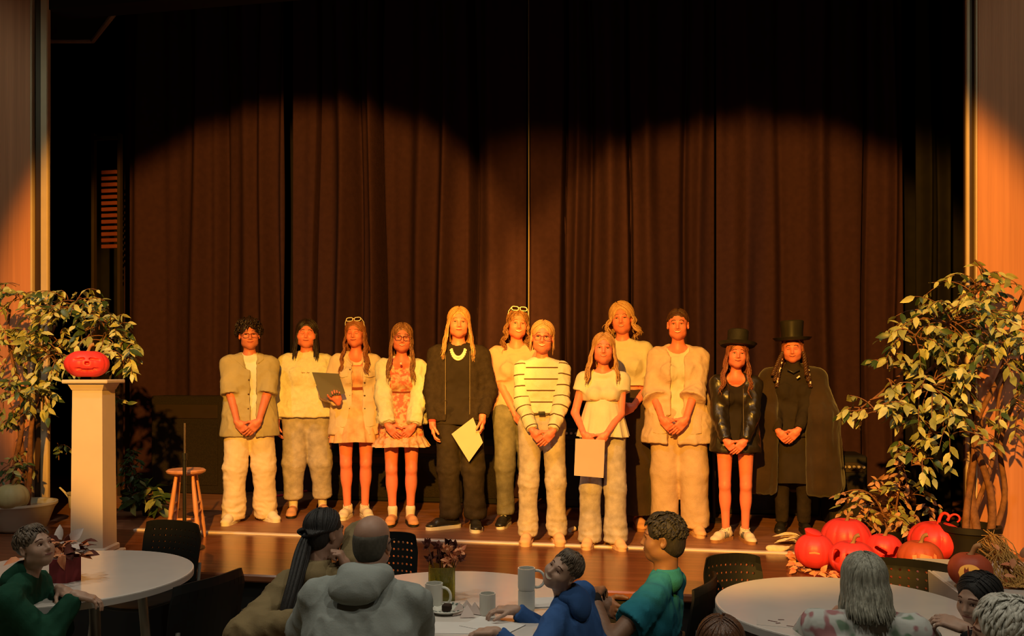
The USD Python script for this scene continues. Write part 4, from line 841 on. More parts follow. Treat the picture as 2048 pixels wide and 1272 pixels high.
# --- the tall leafy tree at the right
R0 = atZ(1940, 1126, ZS); tr = thing('ficus_tree', 'tall artificial fig tree with several twisted stems, standing at the right wall behind the pumpkins', 'tree', R0)
def L_(px, py, dy=0.0, base=R0): return atY(px, py, base[1] + dy) - base
def blob(px, py, rx, rz, dy=0.0, ry=None, base=R0):
    c = L_(px, py, dy, base); s = depth(c + base) / FPX; return c, (rx * s, (ry or rx * .8) * s, rz * s)
for i, pts in enumerate([[(1952, 1126), (1950, 1040), (1942, 950), (1960, 860), (1925, 740), (1900, 640)], [(1958, 1126), (1985, 1030), (1972, 950), (1950, 870), (1985, 780), (1960, 620)], [(1946, 1126), (1936, 1000), (1948, 900), (1930, 800), (1850, 690)], [(1962, 1126), (1990, 1060), (2010, 980), (2000, 900), (2030, 800), (2020, 650)], [(1950, 1126), (1965, 980), (1990, 900), (1995, 820), (2040, 720)]]):
    obj('stem', tube(curve([L_(x, y, .03 * math.sin(i * 2 + k)) for k, (x, y) in enumerate(pts)], 26), np.linspace(.030, .010, 26)[None] * (1 - .1 * i), 9), 'bark', tr, True)
for a, b, c in [((1900, 650), (1840, 640), (1790, 680)), ((1900, 700), (1830, 760), (1740, 800)), ((1960, 620), (1975, 560), (1950, 520)), ((2020, 650), (2040, 600), (2060, 560)), ((1850, 690), (1790, 760), (1700, 830)), ((1930, 800), (1870, 860), (1820, 920))]:
    obj('branch', tube(curve([L_(*a), L_(*b, -.05), L_(*c, -.1)], 12), np.linspace(.011, .005, 12)[None], 6), 'bark', tr, True)
leafy(tr, [blob(1950, 575, 105, 65), blob(1900, 640, 150, 75, -.15), blob(2040, 650, 80, 90, -.1), blob(1830, 670, 80, 60, -.25), blob(1985, 720, 110, 85, -.3), blob(1850, 770, 105, 90, -.2), blob(1745, 815, 85, 40, -.25), blob(1905, 850, 110, 75, -.15), blob(2030, 800, 60, 70, -.2), blob(1830, 910, 60, 70, -.2), blob(1780, 740, 50, 60, -.2)], 1080, .074, 3, ['leaf_pale', 'leaf_mid', 'leaf_pale', 'leaf_mid', 'leaf_dark'], (0, 0, 0), 295)
obj('pot', lathe([(0, 0), (.13, 0), (.16, .20), (.175, .20), (.175, .235), (.15, .235), (.145, .20), (0, .195)], 32), 'case_black', tr)
B0 = atZ(1775, 1098, ZS); bu = thing('flowering_bush', 'low bush with blush and pale leaves, behind the pumpkins and below the tall fig tree', 'plant', B0)
Bb = lambda *a: blob(*a, base=B0)
leafy(bu, [Bb(1770, 990, 75, 55), Bb(1715, 1000, 60, 40, -.1), Bb(1820, 1000, 55, 60, .05), Bb(1760, 1040, 70, 35, -.1), Bb(1805, 935, 45, 40)], 300, .062, 8, ['leaf_pale', 'leaf_blush', 'leaf_mid', 'leaf_blush'], (0, 0, 0), 240, .0035, down=.35)
for p in ([(1775, 1098), (1770, 1040), (1735, 985), (1690, 985)], [(1778, 1098), (1790, 1030), (1800, 960)], [(1772, 1098), (1740, 1050), (1700, 1030)]):
    obj('stem', tube(curve([atY(x, y, B0[1] - .04 * k) - B0 for k, (x, y) in enumerate(p)], 16), np.linspace(.010, .005, 16)[None], 6), 'bark', bu, True)
obj('pot', lathe([(0, 0), (.09, 0), (.115, .13), (.10, .13), (0, .12)], 28), 'case_black', bu)

# --- the leafy tree at the left, in a white tub with a white pumpkin
T0 = atZ(42, 1060, ZS); tl = thing('ficus_tree', 'artificial fig tree with pale leaves at the left wall, rising from a white tub', 'tree', T0 + [0, 0, .045])
T1 = T0 + np.array([0, 0, .045]); Tb = lambda *a: blob(*a, base=T1); Tl = lambda px, py, dy=0.0: atY(px, py, T1[1] + dy) - T1
for i, pts in enumerate([[(46, 1050), (52, 950), (40, 840), (70, 740), (110, 650)], [(40, 1050), (30, 930), (45, 820), (25, 720), (20, 620)], [(44, 1050), (60, 900), (75, 800), (130, 720), (190, 660)]]):
    obj('stem', tube(curve([Tl(x, y, -.02 * i * k) for k, (x, y) in enumerate(pts)], 22), np.linspace(.022, .009, 22)[None], 8), 'bark', tl, True)
leafy(tl, [Tb(150, 615, 100, 55, -.25), Tb(40, 590, 60, 50, -.2), Tb(20, 690, 55, 75, -.1), Tb(105, 700, 85, 70, -.3), Tb(215, 660, 75, 55, -.35), Tb(245, 710, 55, 45, -.35), Tb(70, 790, 60, 50, -.25), Tb(225, 790, 40, 35, -.2), Tb(30, 800, 45, 60, -.1)], 1050, .076, 5, ['leaf_pale', 'leaf_pale', 'leaf_mid', 'leaf_dark'], (0, 0, 0), 290)
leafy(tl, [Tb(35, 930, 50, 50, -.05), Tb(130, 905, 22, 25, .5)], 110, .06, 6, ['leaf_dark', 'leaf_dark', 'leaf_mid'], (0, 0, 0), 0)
s0 = depth(T0) / FPX
tub = obj('planter', move(lathe([(0, 0), (38 * s0, 0), (46 * s0, 6 * s0), (60 * s0, 44 * s0), (66 * s0, 52 * s0), (66 * s0, 56 * s0), (60 * s0, 56 * s0), (54 * s0, 46 * s0), (0, 45 * s0)], 44), T0 + [0, 0, 0]), 'planter_white'); tag(tub, 'wide white tub planter on the stage at the far left, holding the fig tree', 'planter')

def pumpkin_ops(rx, ry, rz, ribs=11, amp=.055, ph=0.0):
    r0 = np.array([rx, ry, rz])
    def f(P):
        a = np.arctan2(P[..., 1], P[..., 0]); q = np.stack([P[..., 0], P[..., 1], P[..., 2] - rz], -1)
        rho = np.linalg.norm(q[..., :2], axis=-1); k = np.linalg.norm(q / r0, axis=-1); w = np.clip(rho / rx, 0, 1)
        rib = 1 - amp * w * (1 - np.abs(np.sin((a + ph) * ribs / 2))) ** 2.2
        dim = .20 * rz * np.exp(-(rho / (.28 * rx)) ** 2) * np.sign(q[..., 2])
        k2 = np.linalg.norm(np.stack([q[..., 0] / rib, q[..., 1] / rib, q[..., 2] + dim], -1) / r0, axis=-1)
        return (k2 - 1) * min(rx, rz) * .9
    return [(f, np.array([-rx, -ry, -.01]), np.array([rx, ry, 2 * rz]), .004, 0)]
def pumpkin(px, base, wpx, hpx, label, d=None, carve=None, skin='pumpkin_skin', ribs=11, amp=.055, ph=0.0, stem=1.0, z=ZS, loc=None, tilt=0, rz=0, h=.0075, flesh=None, inner=True):
    p = atZ(px, base, z) if loc is None else np.array(loc, float); s = depth(p) / FPX; rx, rzz = wpx / 2 * s, hpx / 2 * s
    t = thing('pumpkin', label, 'pumpkin', p, math.degrees(math.atan2(-p[0], p[1])) + rz)
    ops = pumpkin_ops(rx, rx * .95, rzz, ribs, amp, ph); full = list(ops)
    if carve:
        if inner: ops.append(ell((0, 0, rzz), (rx * .80, rx * .76, rzz * .78), k=.004, m=1))
        ops += carve(rx, rzz)
    obj('shell', sdfmesh(ops, h), skin, t, True)
    if stem:
        obj('stem', tube(curve([(0, 0, 1.72 * rzz), (.01, -.005, 1.98 * rzz), (.02 * stem, -.01, 1.98 * rzz + .025), (.04 * stem, -.01, 1.98 * rzz + .035)], 8), np.array([[.022, .015, .012, .011, .011, .012, .013, .014]]) * .9, 7), 'pumpkin_stem', t, True)
    if flesh: flesh(t, full, rx, rzz)
    return t
cut = lambda rx, rz, lst, dp=.5: [rbox((x * rx, -rx * (.95 if dp < .3 else .85), rz + z * rz), (w * rx, rx * dp, hh * rz), min(w * rx, hh * rz) * .6, rot('y', a), .003, 1) for x, z, w, hh, a in lst]
capz = float(ZS + 1.10 * .925)
P0 = atD(188, 1095, 5.34); P0[2] = ZS
pumpkin(174, 0, 84, 58, 'bright carved pumpkin with narrow eyes and a toothy grin, on top of the white pedestal', loc=[*(atD(174, 757, 5.34)[:2]), atD(174, 757, 5.34)[2]],
        carve=lambda rx, rz: cut(rx, rz, [(-.34, .30, .24, .075, -8), (.32, .30, .24, .075, 8), (0, .04, .10, .10, 0), (-.42, -.36, .16, .09, -10), (-.14, -.42, .13, .085, -3), (.13, -.42, .13, .085, 3), (.40, -.36, .16, .09, 10)], .24), ribs=10, amp=.03, inner=False, h=.0055)
pumpkin(1692, 1118, 98, 84, 'large bright round pumpkin at the back of the pile, without visible carving', ph=.3)
pumpkin(1629, 1138, 78, 72, 'round orange pumpkin at the left end of the pile, its lid set ajar', ribs=12, amp=.03, stem=0,
        flesh=lambda t, o, rx, rz: (obj('lid', move(lathe([(0, -.03), (.030, -.03), (.052, .012), (.040, .020), (0, .022)], 18), (-.01, .0, 2 * rz - .004), rot('yx', [16, 8])), 'pumpkin_skin', t), obj('carving', strip(o, np.array([(-.25, 1.10), (0, 1.16), (.25, 1.10)]) * [rx, rz], np.array([(-.25, 1.02), (0, 1.05), (.25, 1.02)]) * [rx, rz], .002, 3), 'pumpkin_flesh', t)))
pumpkin(1704, 1152, 92, 72, 'orange carved pumpkin in front of the pile, partly behind the grey-haired woman', carve=lambda rx, rz: cut(rx, rz, [(-.62, .18, .12, .34, 6), (-.10, .25, .13, .16, 0), (.35, .25, .13, .16, 0), (.1, -.3, .4, .14, 0)]), ph=.2)
pumpkin(1768, 1128, 72, 62, 'tilted orange pumpkin with a curved carved mouth, right of the pile', carve=lambda rx, rz: cut(rx, rz, [(-.15, .05, .34, .10, 28), (.30, -.30, .36, .10, -8), (.62, .05, .10, .24, 20)]), ph=.5, amp=.03)
pumpkin(1873, 1119, 108, 78, 'biggest deeply ribbed pumpkin with a curly stem, at the right of the display', ribs=9, amp=.10, stem=0,
        flesh=lambda t, o, rx, rz: obj('stem', tube(curve([(.0, 0, 1.7 * rz), (.02, 0, 2.0 * rz + .02), (.045, 0, 2 * rz + .05), (.07, -.01, 2 * rz + .03), (.06, -.01, 2 * rz + .005), (.09, -.01, 2 * rz + .045), (.125, -.01, 2 * rz + .035), (.115, -.01, 2 * rz + .0)], 26), np.linspace(.012, .006, 26)[None], 7), 'pumpkin_skin', t, True))
def relief(t, o, rx, rz):
    obj('carving', strip(o, np.array([(-.32, 1.30), (.1, 1.42), (.5, 1.30)]) * [rx, rz], np.array([(-.30, 1.0), (.1, .94), (.52, 1.0)]) * [rx, rz], .002, 4), 'pumpkin_flesh', t)
    obj('carving', strip(o, np.array([(-.2, .85), (.15, .92), (.5, .85)]) * [rx, rz], np.array([(-.1, .45), (.15, .40), (.45, .45)]) * [rx, rz], .002, 4), 'pumpkin_flesh', t)
    obj('carving', strip(o, np.array([(.58, 1.45), (.68, 1.35)]) * [rx, rz], np.array([(.55, 1.25), (.70, 1.1)]) * [rx, rz], .002, 4), 'pumpkin_flesh', t)
pumpkin(1840, 1153, 86, 74, 'orange pumpkin with a pale face scraped into its skin, before the biggest one', skin='pumpkin_skin_dull', flesh=relief, ph=.1, amp=.035)

# --- the pedestal
s0 = depth(P0) / FPX; u = lambda px: px * s0
pd = thing('pedestal', 'white square pedestal on the left of the stage, with a carved pumpkin on it', 'pedestal', P0, 12)
zt = atD(188, 759, 5.34)[2] - ZS
obj('base', box((u(92), u(86), .045), (0, 0, .0225), .006), 'plaster', pd); obj('plinth', box((u(74), u(70), .04), (0, 0, .065), .008), 'plaster', pd)
obj('shaft', trimesh.convex.convex_hull(np.array([(x * u(w) / 2, y * u(w) / 2, z) for w, z in ((63, .08), (58, zt - .06)) for x in (-1, 1) for y in (-1, 1)])), 'plaster', pd)
obj('capital', trimesh.convex.convex_hull(np.array([(x * u(w) / 2, y * u(w) / 2, z) for w, z in ((60, zt - .065), (72, zt - .022)) for x in (-1, 1) for y in (-1, 1)])), 'plaster', pd); obj('cap', box((u(88), u(84), .024), (0, 0, zt - .012), .005), 'plaster', pd)

# --- wooden stool, microphone stand
S0 = atZ(372, 1080, ZS); s0 = depth(S0) / FPX; st = thing('stool', 'round wooden bar stool with turned legs, behind the microphone stand', 'stool', S0, 20); H = 142 * s0
obj('seat', lathe([(0, H - .035), (.105, H - .035), (.128, H - .022), (.132, H - .010), (.120, H), (0, H - .004)], 40), 'stool_wood', st)
for i in range(4):
    a = math.pi / 4 + i * math.pi / 2; top_, bot = np.array([.075 * math.cos(a), .075 * math.sin(a), H - .03]), np.array([.150 * math.cos(a), .150 * math.sin(a), 0]); P = np.linspace(0, 1, 14)[:, None]
    obj('leg', tube(top_ + (bot - top_) * P, np.interp(P[:, 0], [0, .2, .55, .62, .68, .9, 1], [.011, .014, .018, .013, .017, .015, .011])[None], 10), 'stool_wood', st, True)
for i in range(4):
    for z in (.13, .20)[i % 2:i % 2 + 1] + ((.26,) if i % 2 else ()):
        f = 1 - z / H; r = .075 + .075 * f; a, b = [math.pi / 4 + (i + k) * math.pi / 2 for k in (0, 1)]
        obj('rung', cyl((r * math.cos(a), r * math.sin(a), z), (r * math.cos(b), r * math.sin(b), z), .0085, 8), 'stool_wood', st)
M0 = atZ(369, 1098, ZS); s0 = depth(M0) / FPX; ms = thing('microphone_stand', 'straight black microphone stand with a chrome upper tube, in front of the stool', 'stand', M0)
obj('base', lathe([(0, 0), (.13, 0), (.128, .010), (.05, .020), (.016, .03), (0, .03)], 36), 'metal_black', ms); obj('lower_tube', cyl((0, 0, .02), (0, 0, 186 * s0), .012, 14), 'metal_black', ms); obj('upper_tube', cyl((0, 0, 186 * s0), (0, 0, 252 * s0), .0065, 12), 'chrome', ms); obj('clutch', cyl((0, 0, 178 * s0), (0, 0, 192 * s0), .016, 12), 'metal_black', ms)

# --- garland, gourd and husks at the edge of the pumpkin pile
gl = thing('leaf_garland', 'garland of dried red and tan leaves lying at the left foot of the pumpkins', 'garland', atZ(1600, 1140, ZS)); G0 = atZ(1600, 1140, ZS); rng = np.random.default_rng(9)
gp = [(1572, 1112), (1588, 1130), (1602, 1142), (1625, 1146), (1650, 1150), (1668, 1158)]
path = curve([atZ(x, y, ZS + .02) - G0 for x, y in gp], 22); obj('vine', tube(path, np.full((1, 22), .004), 5), 'bark', gl, True)
for k in range(46): q = path[rng.integers(0, 22)] + rng.normal(0, .012, 3) * [1, 1, .5] + [0, 0, .012]; obj('leaf', move(leaf_mesh(1, .62, .4, .3), q, orient(rng.normal(0, 1, 3) * [1, 1, .35] + [0, -.3, 0], [0, -.5, .8] + rng.normal(0, .3, 3)), rng.uniform(.035, .06)), 'leaf_autumn', gl, True)
g0 = atZ(1556, 1104, ZS); go = thing('gourd', 'pale curved crook-neck gourd lying left of the pumpkin pile', 'gourd', g0, 8)
pp = curve([(-.075, .01, .022), (-.04, .0, .024), (.01, -.005, .024), (.05, .0, .026), (.075, .008, .034)], 18); obj('body', tube(pp, np.interp(np.linspace(0, 1, 18), [0, .08, .3, .7, .95, 1], [.010, .020, .023, .020, .010, .006])[None], 12), 'husk', go, True); obj('stem', tube([pp[-1], pp[-1] + [.02, .003, .01]], [.006, .005], 6), 'pumpkin_stem', go)
h0 = atZ(1580, 1090, ZS); hu = thing('corn_husks', 'bundle of pale dried corn husks beside the gourd', 'husks', h0)
for k in range(9): a = rng.uniform(-.5, .5); obj('husk', move(leaf_mesh(1, .26, .25, .5), (rng.normal(0, .012) + .04, rng.normal(0, .02), .02 + .006 * k), orient((-1, a - .15, rng.uniform(.0, .35)), (rng.normal(0, .3), -.4, 1)), rng.uniform(.10, .15)), 'husk', hu, True)

# --- dark gear and cables behind the people
def case(label, px0, px1, py0, py1, Y, dz=.35, m='case_black', cat='amplifier', knobs=0, name='amplifier'):
    a, b = atY(px0, py1, Y), atY(px1, py0, Y); z0, z1 = ZS, b[2]; t = thing(name, label, cat, ((a[0] + b[0]) / 2, Y + dz / 2, ZS)); w, h = b[0] - a[0], z1 - z0
    obj('cabinet', box((w, dz, h), (0, 0, h / 2), .012), m, t); obj('grille', box((w * .86, .012, h * .62), (0, -dz / 2 - .002, h * .40), .004), 'grille', t); obj('control_panel', box((w * .86, .014, h * .14), (0, -dz / 2 - .002, h * .84), .004), 'rack_dark', t)
    for k in range(knobs): obj('knob', cyl((-w * .38 + k * w * .76 / max(knobs - 1, 1), -dz / 2 - .005, h * .85), (-w * .38 + k * w * .76 / max(knobs - 1, 1), -dz / 2 - .03, h * .85), .011, 10), 'knob', t)
    return t
case('dark amplifier with a row of bright knobs, between the striped jumper and the cream blouse', 1098, 1160, 840, 975, 7.35, knobs=6)
case('low black equipment case behind the legs of the four people at the left', 640, 800, 905, 985, 7.4, .4, cat='case', name='equipment_case')
case('long black equipment case behind the tall youth in black', 826, 1010, 880, 985, 7.4, .4, cat='case', name='equipment_case')
case('black equipment case behind the woman in the cream cardigan', 1270, 1420, 890, 990, 7.3, .4, cat='case', name='equipment_case')
case('black equipment case behind the two people in hats', 1425, 1640, 900, 1000, 7.25, .4, cat='case', name='equipment_case')
case('dark mixing desk in a rack behind the low bush, with small bright knobs', 1660, 1735, 912, 1010, 6.75, .4, knobs=7, cat='mixer', name='mixing_desk')
case('wide dark loudspeaker box standing against the curtain, left of the boy in olive', 302, 446, 792, 975, 7.55, .25, 'grille', 'loudspeaker', 0, 'loudspeaker')
def cable(name, pts, m, label, r=.008): tag(obj(name, tube(curve([atZ(x, y, ZS + .010) for x, y in pts], 60), np.full((1, 60), r), 6), m, smooth=True), label, 'cable')
cable('cable', [(530, 992), (560, 991), (600, 984), (630, 980), (660, 990), (700, 993), (740, 988), (775, 990), (792, 996)], 'cable_pink', 'bright pink cable lying on the stage behind the legs of the left-hand four', .011)
cable('cable', [(1404, 1001), (1420, 1008), (1440, 1018), (1475, 1022), (1505, 1016), (1530, 1008), (1552, 1006)], 'cable_white', 'white cable lying on the stage behind the girl in the leather jacket', .009)
mt = thing('music_stand', 'thin dark music stand behind the woman in the cream cardigan', 'stand', atZ(1428, 1042, ZS)); obj('post', cyl((0, 0, 0), (0, 0, .75), .014, 10), 'rack_dark', mt); obj('foot', lathe([(0, 0), (.10, 0), (.09, .012), (0, .03)], 24), 'rack_dark', mt); obj('desk', box((.36, .012, .24), (0, -.02, .80), .003, rot('x', -18)), 'rack_dark', mt)
ks = thing('keyboard_stand', 'tilted black stand foot with a pale rubber tip, beside the cream-bloused girl', 'stand', atZ(1142, 1064, ZS)); obj('tube', cyl((0, 0, .015), (.30, .45, .10), .013, 10), 'metal_black', ks); obj('rubber_tip', cyl((-.008, -.012, .013), (.022, .033, .021), .018, 10), 'cable_white', ks)
# left wing: rack with red slats, dark pot plants, white urn
k0 = atY(190, 900, 7.3); rk = thing('slatted_rack', 'tall dark metal rack with a column of dull red slats, in the left wing', 'rack', (k0[0], 7.3, ZS)); q = lambda px, py: atY(px, py, 7.3) - np.array([k0[0], 7.3, ZS])
for px in (188, 240): obj('upright', slab(q(px, 0)[0] - .015, q(px, 0)[0] + .015, -.02, .02, 0, q(px, 268)[2]), 'rack_dark', rk)
obj('crossbar', slab(q(188, 0)[0], q(240, 0)[0], -.02, .02, q(190, 275)[2] - .03, q(190, 275)[2]), 'rack_dark', rk)
for k in range(13): z = q(200, 346 + k * 12.3)[2]; obj('slat', slab(q(206, 0)[0], q(237, 0)[0], -.03, -.012, z - .021, z + .016, .004), 'rack_red', rk)
def pot_plant(label, px, py, blobs, n, seed, mats, size=.07, pot='case_black', pr=.10, dp=.35, keep=60):
    p = atZ(px, py, ZS); t = thing('potted_plant', label, 'plant', p); bl = [blob(*b, base=p) for b in blobs]
    leafy(t, bl, n, size, seed, mats, (0, 0, 0), keep, down=dp); obj('pot', lathe([(0, 0), (pr * .8, 0), (pr, pr * 1.5), (pr * 1.06, pr * 1.5), (pr * 1.06, pr * 1.7), (pr * .9, pr * 1.7), (pr * .88, pr * 1.5), (0, pr * 1.45)], 30), pot, t)
    obj('stem', tube([(0, 0, pr), (0, 0, bl[0][0][2])], [.012, .008], 6), 'bark', t)
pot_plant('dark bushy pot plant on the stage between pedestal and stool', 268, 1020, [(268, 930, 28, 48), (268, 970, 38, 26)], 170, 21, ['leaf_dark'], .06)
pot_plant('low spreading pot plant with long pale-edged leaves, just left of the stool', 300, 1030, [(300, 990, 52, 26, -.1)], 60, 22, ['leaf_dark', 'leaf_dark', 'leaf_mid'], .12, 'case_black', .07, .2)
un = thing('urn', 'white urn behind the pedestal, with leaves hanging over its lip', 'urn', atZ(176, 1046, ZS)); s0 = depth(atZ(176, 1046, ZS)) / FPX
obj('bowl', lathe([(0, 0), (22 * s0, 0), (14 * s0, 10 * s0), (34 * s0, 34 * s0), (36 * s0, 58 * s0), (40 * s0, 62 * s0), (34 * s0, 62 * s0), (30 * s0, 36 * s0), (0, 20 * s0)], 36), 'planter_white', un); obj('handle', tube(curve([(-34 * s0, 0, 40 * s0), (-48 * s0, 0, 56 * s0), (-62 * s0, -.01, 70 * s0)], 10), np.linspace(.012, .007, 10)[None], 7), 'planter_white', un)
W0 = atD(24, 1024, depth(T0) - .16); wp = pumpkin(24, 0, 64, 58, 'pale cream pumpkin sitting in the white tub at the far left', loc=[W0[0], W0[1], W0[2]], skin='pumpkin_white', amp=.04, ribs=10)
# suspended ceiling frame at the top left
F0 = atD(180, 20, 6.9); cf = thing('ceiling_panel', 'dark suspended lighting panel with small fittings, at the top left corner above the stage', 'ceiling panel', (F0[0], F0[1], F0[2])); c = lambda px, py, d: atD(px, py, d) - F0
pl = np.array([c(90, 40, 6.6), c(288, 36, 6.6), c(185, 5, 7.9), c(90, 6, 7.9)]); pl[:, 2] = pl[:, 2].mean()
obj('board', extrude(sg.Polygon(pl[:, :2]), .03).apply_translation((0, 0, pl[0, 2])), 'black_paint', cf)
for i, (a, b) in enumerate([(0, 1), (1, 2), (2, 3)]): obj('rail', cyl(pl[a] - [0, 0, .01], pl[b] - [0, 0, .01], .022, 8), 'ceiling_frame', cf)
for t_ in (.35, .65): v = (pl[0] * (1 - t_) + pl[1] * t_) * .55 + (pl[3] * (1 - t_) + pl[2] * t_) * .45; obj('fitting', box((.12, .08, .03), v - [0, 0, .02], .006), 'ceiling_frame', cf)
# ---------------------------------------------------------------- tables, chairs and tableware
mat('laminate', (.60, .56, .52), .24, .03, 8, spec=.55); mat('laminate_edge', (.42, .40, .38), .5, .03); mat('steel_grey', (.30, .31, .30), .4, .05, metal=.4); mat('chair_black', (.007, .008, .008), .5, .1, spec=.25); mat('chair_wood', (.42, .19, .08), .45, .15, 6, stretch=(4, 4, .6))
mat('ceramic', (.62, .62, .56), .3, .02, spec=.5); mat('paper_table', (.66, .64, .62), .85, .03); mat('paper_pink', (.60, .50, .46), .8, .04); mat('box_red', (.20, .025, .03), .5, .1); mat('brownie', (.03, .016, .010), .9, .2); mat('coffee', (.02, .010, .006), .15, .05); mat('plate_rim', (.12, .16, .14), .3, .3, 60); mat('flower_dark', (.10, .025, .015), .8, .3, 30); mat('ink', (.16, .09, .08), .9, .1)
LOOKS['glass_green'] = usdkit.material(stage, '/World/Looks/glass_green', {'p': ('principled_bsdf', {'base_color': (.62, .56, .10), 'roughness': .08, 'transmission_weight': .85, 'ior': 1.45})}, [], surface='p.BSDF')
def Rz(d): return rot('z', d)
def round_table(c, r, label, rz):
    t = thing('round_table', label, 'table', (c[0], c[1], 0), rz)
    obj('tabletop', lathe([(0, .735), (r - .012, .735), (r, .741), (r, .747), (r - .006, .75), (0, .75)], 96), 'laminate', t, 30); obj('edge_band', lathe([(r - .004, .716), (r + .002, .718), (r + .002, .744), (r - .004, .744), (r - .03, .716)], 96), 'laminate_edge', t, 30)
    for k in range(4):
        a = math.pi / 4 + k * math.pi / 2; x, y = math.cos(a), math.sin(a); obj('leg', tube([(x * r * .62, y * r * .62, .735), (x * r * .72, y * r * .72, 0)], [.024, .018], 12), 'steel_grey', t, True)
    obj('apron_ring', lathe([(r * .60, .69), (r * .66, .69), (r * .66, .736), (r * .60, .736)], 48), 'steel_grey', t, 30)
    return t
def at75(px, py, z=.75): return atZ(px, py, z)
TL, TM, TR = at75(130, 1150), at75(900, 1205), at75(1690, 1213)
round_table(TL, .553, 'round white table at the left with a red flower box, beside the boy in green', 12); round_table(TM, .553, 'round white table in the middle, with mugs, papers and a green glass vase', 30); round_table(TR, .50, 'round white table at the right, in front of the grey-haired woman', 5)
V0, V1 = at75(1888, 1196), at75(1893, 1118)
sd = thing('side_table', 'pale rectangular table at the far right with a lit cat pumpkin and straw on it', 'table', ((V0[0] + V1[0]) / 2 + .45, (V0[1] + V1[1]) / 2, 0)); dy = abs(V1[1] - V0[1])
obj('tabletop', box((.95, dy, .03), (.0, 0, .735), .006), 'laminate', sd)
for x in (-.43, .43):
    for y in (-1, 1): obj('leg', cyl((x, y * (dy / 2 - .05), 0), (x, y * (dy / 2 - .05), .72), .018, 10), 'steel_grey', sd)
obj('cloth', box((.012, dy * .98, .30), (-.482, 0, .60), .003), 'laminate', sd)

def bent_back(w, z0, z1, y, curve_, holes):
    """A curved plastic chair back of regular cells; the upper rows of cells have a real hole each."""
    nx, nz = 12, max(4, int(round((z1 - z0) / .036))); V, F = [], []
    def pt(x, z, side):
        u, t = x / (w / 2), (z - z0) / (z1 - z0); x = x * (1 - .10 * max(t - .75, 0) * 4 * abs(u) ** 6 - .04 * (1 - t)); V.append((x, y - curve_ * u * u + (z - z0) * .16 + side * .010 - .012 * max(t - .85, 0) * 6, z - .012 * abs(u) ** 4 * t)); return len(V) - 1
    def quad(a, b, c, d): F.extend([(a, b, c), (a, c, d)])
    dx, dz = w / nx, (z1 - z0) / nz; sq8 = [(-1, -1), (0, -1), (1, -1), (1, 0), (1, 1), (0, 1), (-1, 1), (-1, 0)]
    for i in range(nx):
        for k in range(nz):
            cx_, cz_ = -w / 2 + (i + .5) * dx, z0 + (k + .5) * dz; hole = holes and nz - 6 <= k <= nz - 2 and 0 < i < nx - 1; ring = []
            for side in (0, 1):
                o = [pt(cx_ + a * dx / 2, cz_ + b * dz / 2, side) for a, b in sq8]
                if hole: n = [pt(cx_ + .0062 * a / math.hypot(a, b), cz_ + .0062 * b / math.hypot(a, b), side) for a, b in sq8]; ring.append(n)
                for q in range(8):
                    q2 = (q + 1) % 8
                    if hole: f = (o[q], o[q2], n[q2], n[q])
                    elif q % 2 == 0: f = (o[q], o[q2], o[(q + 2) % 8], None)
                    else: continue
                    if f[3] is None: F.append(f[:3] if side == 0 else f[2::-1])
                    else: quad(*(f if side == 0 else f[::-1]))
                if not hole: quad(*((o[0], o[2], o[4], o[6]) if side == 0 else (o[6], o[4], o[2], o[0])))
            if hole:
                for q in range(8): quad(ring[0][q], ring[0][(q + 1) % 8], ring[1][(q + 1) % 8], ring[1][q])
    for (xa, za, xb, zb, n) in ((-w / 2, z0, w / 2, z0, nx), (w / 2, z0, w / 2, z1, nz), (w / 2, z1, -w / 2, z1, nx), (-w / 2, z1, -w / 2, z0, nz)):
        for q in range(n):
            a, b = q / n, (q + 1) / n; p0, p1 = (xa + (xb - xa) * a, za + (zb - za) * a), (xa + (xb - xa) * b, za + (zb - za) * b)
            quad(pt(*p0, 1), pt(*p1, 1), pt(*p1, 0), pt(*p0, 0))
    m = trimesh.Trimesh(np.array(V), F, process=False); m.merge_vertices(); return m
def chair(label, loc, rz, w=.44, m='chair_black', holes=True, zt=.82, group=None):
    t = thing('stacking_chair', label, 'chair', (loc[0], loc[1], 0), rz, group)
    obj('backrest', bent_back(w, .50, zt, .20, .05, holes), m, t, 40)
    sx = trimesh.creation.icosphere(2, 1); sm = box((w * .96, .43, .018), (0, 0, 0), .008); sm = trimesh.Trimesh(*trimesh.remesh.subdivide_to_size(sm.vertices, sm.faces, .08), process=False); v = np.array(sm.vertices); v[:, 2] += .44 - .02 * np.cos(v[:, 0] / w * 3) + .02 * (v[:, 1] > .17); sm.vertices = v
    obj('seat', sm, m, t, 40)
    for x in (-1, 1):
        obj('leg', tube([(x * w * .44, -.17, .43), (x * w * .50, -.21, .0)], .011, 8), 'steel_grey', t, True); obj('leg', tube([(x * w * .44, .17, .43), (x * w * .50, .25, .0)], .011, 8), 'steel_grey', t, True)
        obj('upright', tube([(x * w * .43, .17, .43), (x * w * .44, .20, .50), (x * w * .44, .21, .60)], .010, 8), 'steel_grey', t, True)
    return t
def wall_d(px, d): return atD(px, HOR, d) * [1, 1, 0]
chair('empty black perforated chair between the left table and the pedestal', wall_d(290, 4.72), -14)
chair('empty dark chair right of the left table, seen from the side', wall_d(352, 3.78), -104, holes=False, zt=.80)
chair('empty black chair at the left edge of the right-hand table, near the stage', wall_d(1506, 3.80), 22, .30)
chair('black chair with rows of light holes behind the right-hand table, below the pumpkins', wall_d(1812, 3.84), -22, .46, zt=.79)
chair('black chair behind the middle table, glimpsed beside the bald man', wall_d(766, 4.30), 8, .30, zt=.83)

